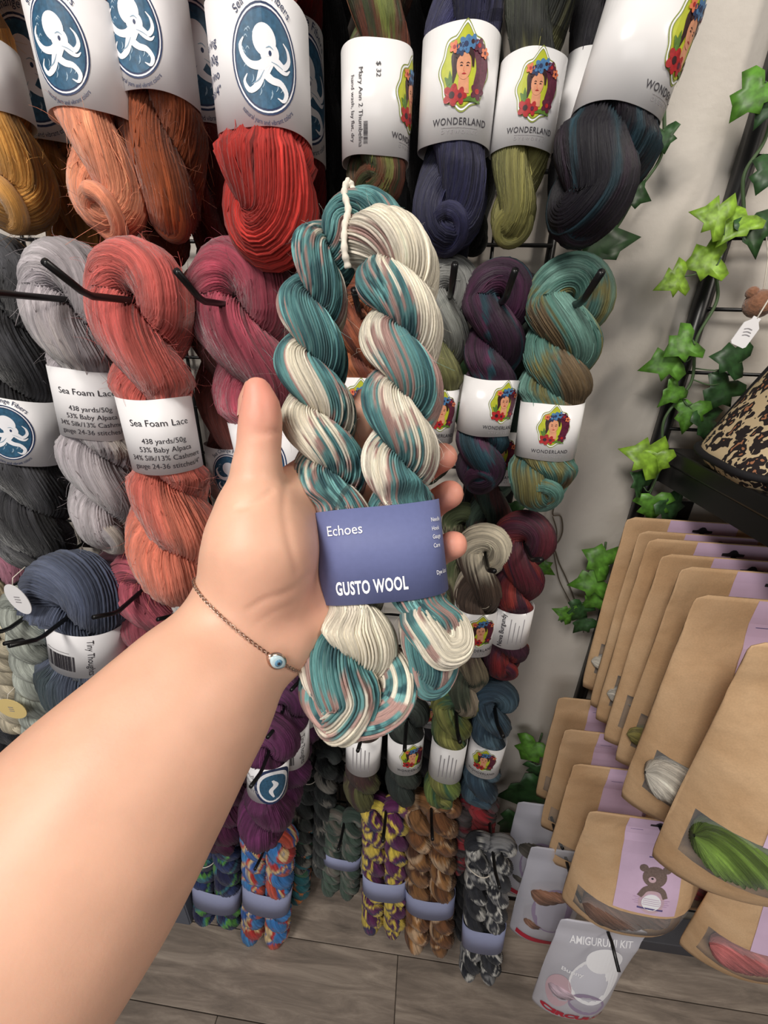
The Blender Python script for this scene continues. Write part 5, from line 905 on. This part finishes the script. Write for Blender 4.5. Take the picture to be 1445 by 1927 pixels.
vine('ivy vine behind the blackish purple skein', [(1250, 200, None), (1245, 290, None), (1200, 360, None), (1150, 440, None), (1090, 470, None), (1075, 560, None)], [(1250, 262, 42, -1.3, 2), (1196, 366, 54, -.2, 2), (1140, 456, 92, .2, 2), (1105, 640, 46, -.5, 2), (1248, 120, 44, -1.2, 2)], .635)
vine('ivy sprig behind the plum and burgundy skeins', [(880, 640, None), (888, 720, None), (900, 850, None), (960, 960, None), (1010, 1050, None), (1022, 1085, None)], [(878, 690, 56, -1.2, 2), (1022, 1068, 42, -.5, 1), (960, 965, 46, -1.4, 2), (868, 780, 40, -1.8, 2)], .65)
vine('ivy sprig trailing below the looped wire by the pouches', [(1140, 1020, None), (1130, 1080, None), (1110, 1130, None), (1085, 1155, None), (1055, 1170, None)], [(1126, 1052, 60, 2.7, 1), (1108, 1096, 60, -2.8, 1), (1122, 1128, 54, -2.2, 1), (1088, 1150, 44, -1.8, 2), (1062, 1154, 38, 2.9, 1), (1095, 1175, 40, -2, 2)], .635)
vine('ivy sprig low on the wall beside the shaded pouches', [(1020, 1380, None), (1000, 1440, None), (985, 1500, None), (965, 1560, None), (955, 1620, None)], [(996, 1412, 54, -2.0, 1), (985, 1492, 84, -2.6, 2), (962, 1552, 60, -2.0, 2), (975, 1590, 50, -1.2, 2), (1010, 1450, 40, -1.4, 2)], .64)
def wire_loop():
    P = [(1050, 900), (1046, 940), (1040, 968), (1055, 972), (1058, 1000), (1048, 1022), (1030, 1028), (1042, 1032), (1052, 1060), (1066, 1090), (1078, 1120), (1092, 1160), (1106, 1190)]; A = [at(x, y, .655) for x, y in P]; r = empty('wire_hanger', A[0]); M['wire'] = simple('dull_wire', (128, 118, 104), .4, metal=.6); tag(r, 'thin bent wire loop hanging on the bare wall', 'wire')
    link('strand', tube('strand', catmull(A, 90)-np.array(A[0]), .0013, 6), r, M['wire']); link('strand', tube('strand', catmull([at(x-9+6*math.sin(y*.05), y, .652) for x, y in P[3:]], 80)-np.array(A[0]), .0011, 6), r, M['wire'])
wire_loop()
# ---- floor-level things
def bin_box():
    c = atz(352, 1738, .0); r = empty('storage_bin', (c.x, c.y+.08, 0)); M['bin'] = simple('grey_bin', (96, 100, 112), .6, .05, 40); tag(r, 'grey storage bin on the floor under the navy chained skein', 'bin')
    w, d, h, t = .26, .16, .11, .006
    for nm, s, l in (('base', (w, d, t), (0, 0, t/2+.001)), ('side_panel', (w, t, h), (0, -d/2, h/2+.002)), ('side_panel', (w, t, h), (0, d/2, h/2+.002)), ('end_panel', (t, d, h), (-w/2, 0, h/2+.002)), ('end_panel', (t, d, h), (w/2, 0, h/2+.002))): o = link(nm, box_mesh(nm, *s, .0015), r, M['bin']); o.location = Vector(l)+Vector((-w/2+.01, 0, 0))
bin_box()
def plinth():
    a = atz(1195, 1786, 0); M['plinth'] = simple('dark_grey_board', (70, 70, 76), .6, .08, 30); r = empty('base_plinth', (a.x+.4, .53, 0)); tag(r, 'dark grey plinth standing under the hanging pouches', 'plinth'); dd = .64-a.y
    r.location.y = a.y+dd/2; o = link('board', box_mesh('board', .8, dd, .05, .004), r, M['plinth']); o.location = (0, 0, .0265); o = link('top_lip', box_mesh('top_lip', .81, dd+.01, .008, .002), r, M['plinth']); o.location = (0, 0, .056)
plinth()
# oval and round paper tags among the linen skeins
def paper_tag(label, px, py, Y, rx, rz, m, rot):
    c = at(px, py, Y); r = empty('paper_tag', c); tag(r, label, 'tag', 'paper tags on the linen skeins'); n = 28; s = depth(c)/FPX; E = rot2(np.array([(rx*s*math.cos(a), rz*s*math.sin(a)) for a in np.linspace(0, 2*PI, n, endpoint=False)]), rot); v = [(x, -.0004, z) for x, z in E]+[(x, .0004, z) for x, z in E]
    p = link('paper', mesh_py('paper', v, [tuple(range(n))[::-1], tuple(range(n, 2*n))]+[(i, (i+1) % n, n+(i+1) % n, n+i) for i in range(n)]), r, m); link('print', decal_mesh('print', [stroke([(-.004, .004*k), (.004, .004*k)], [.0015, .0015], 'grey_ink', 1, 4) for k in (-1, 0, 1)], lambda S, t, off: np.stack([S, -.0004-off, t], -1), .01), p)
    link('string', tube('string', [(0, 0, rz*s*.9), (0, .004, rz*s*1.3), (.004, .02, rz*s*1.6)], .0006, 5), r, M['kraft_tie'])
M['cream_card'] = simple('cream_card', (232, 206, 140), .6)
paper_tag('white oval tag on the silvery green linen skein', 34, 1128, .385, 21, 34, M['paper'], .3); paper_tag('round yellow tag below the cream linen skein', 22, 1334, .385, 30, 25, M['cream_card'], 0); paper_tag('pale tag half hidden above the forearm', 124, 1366, .39, 22, 34, M['paper'], -.5)
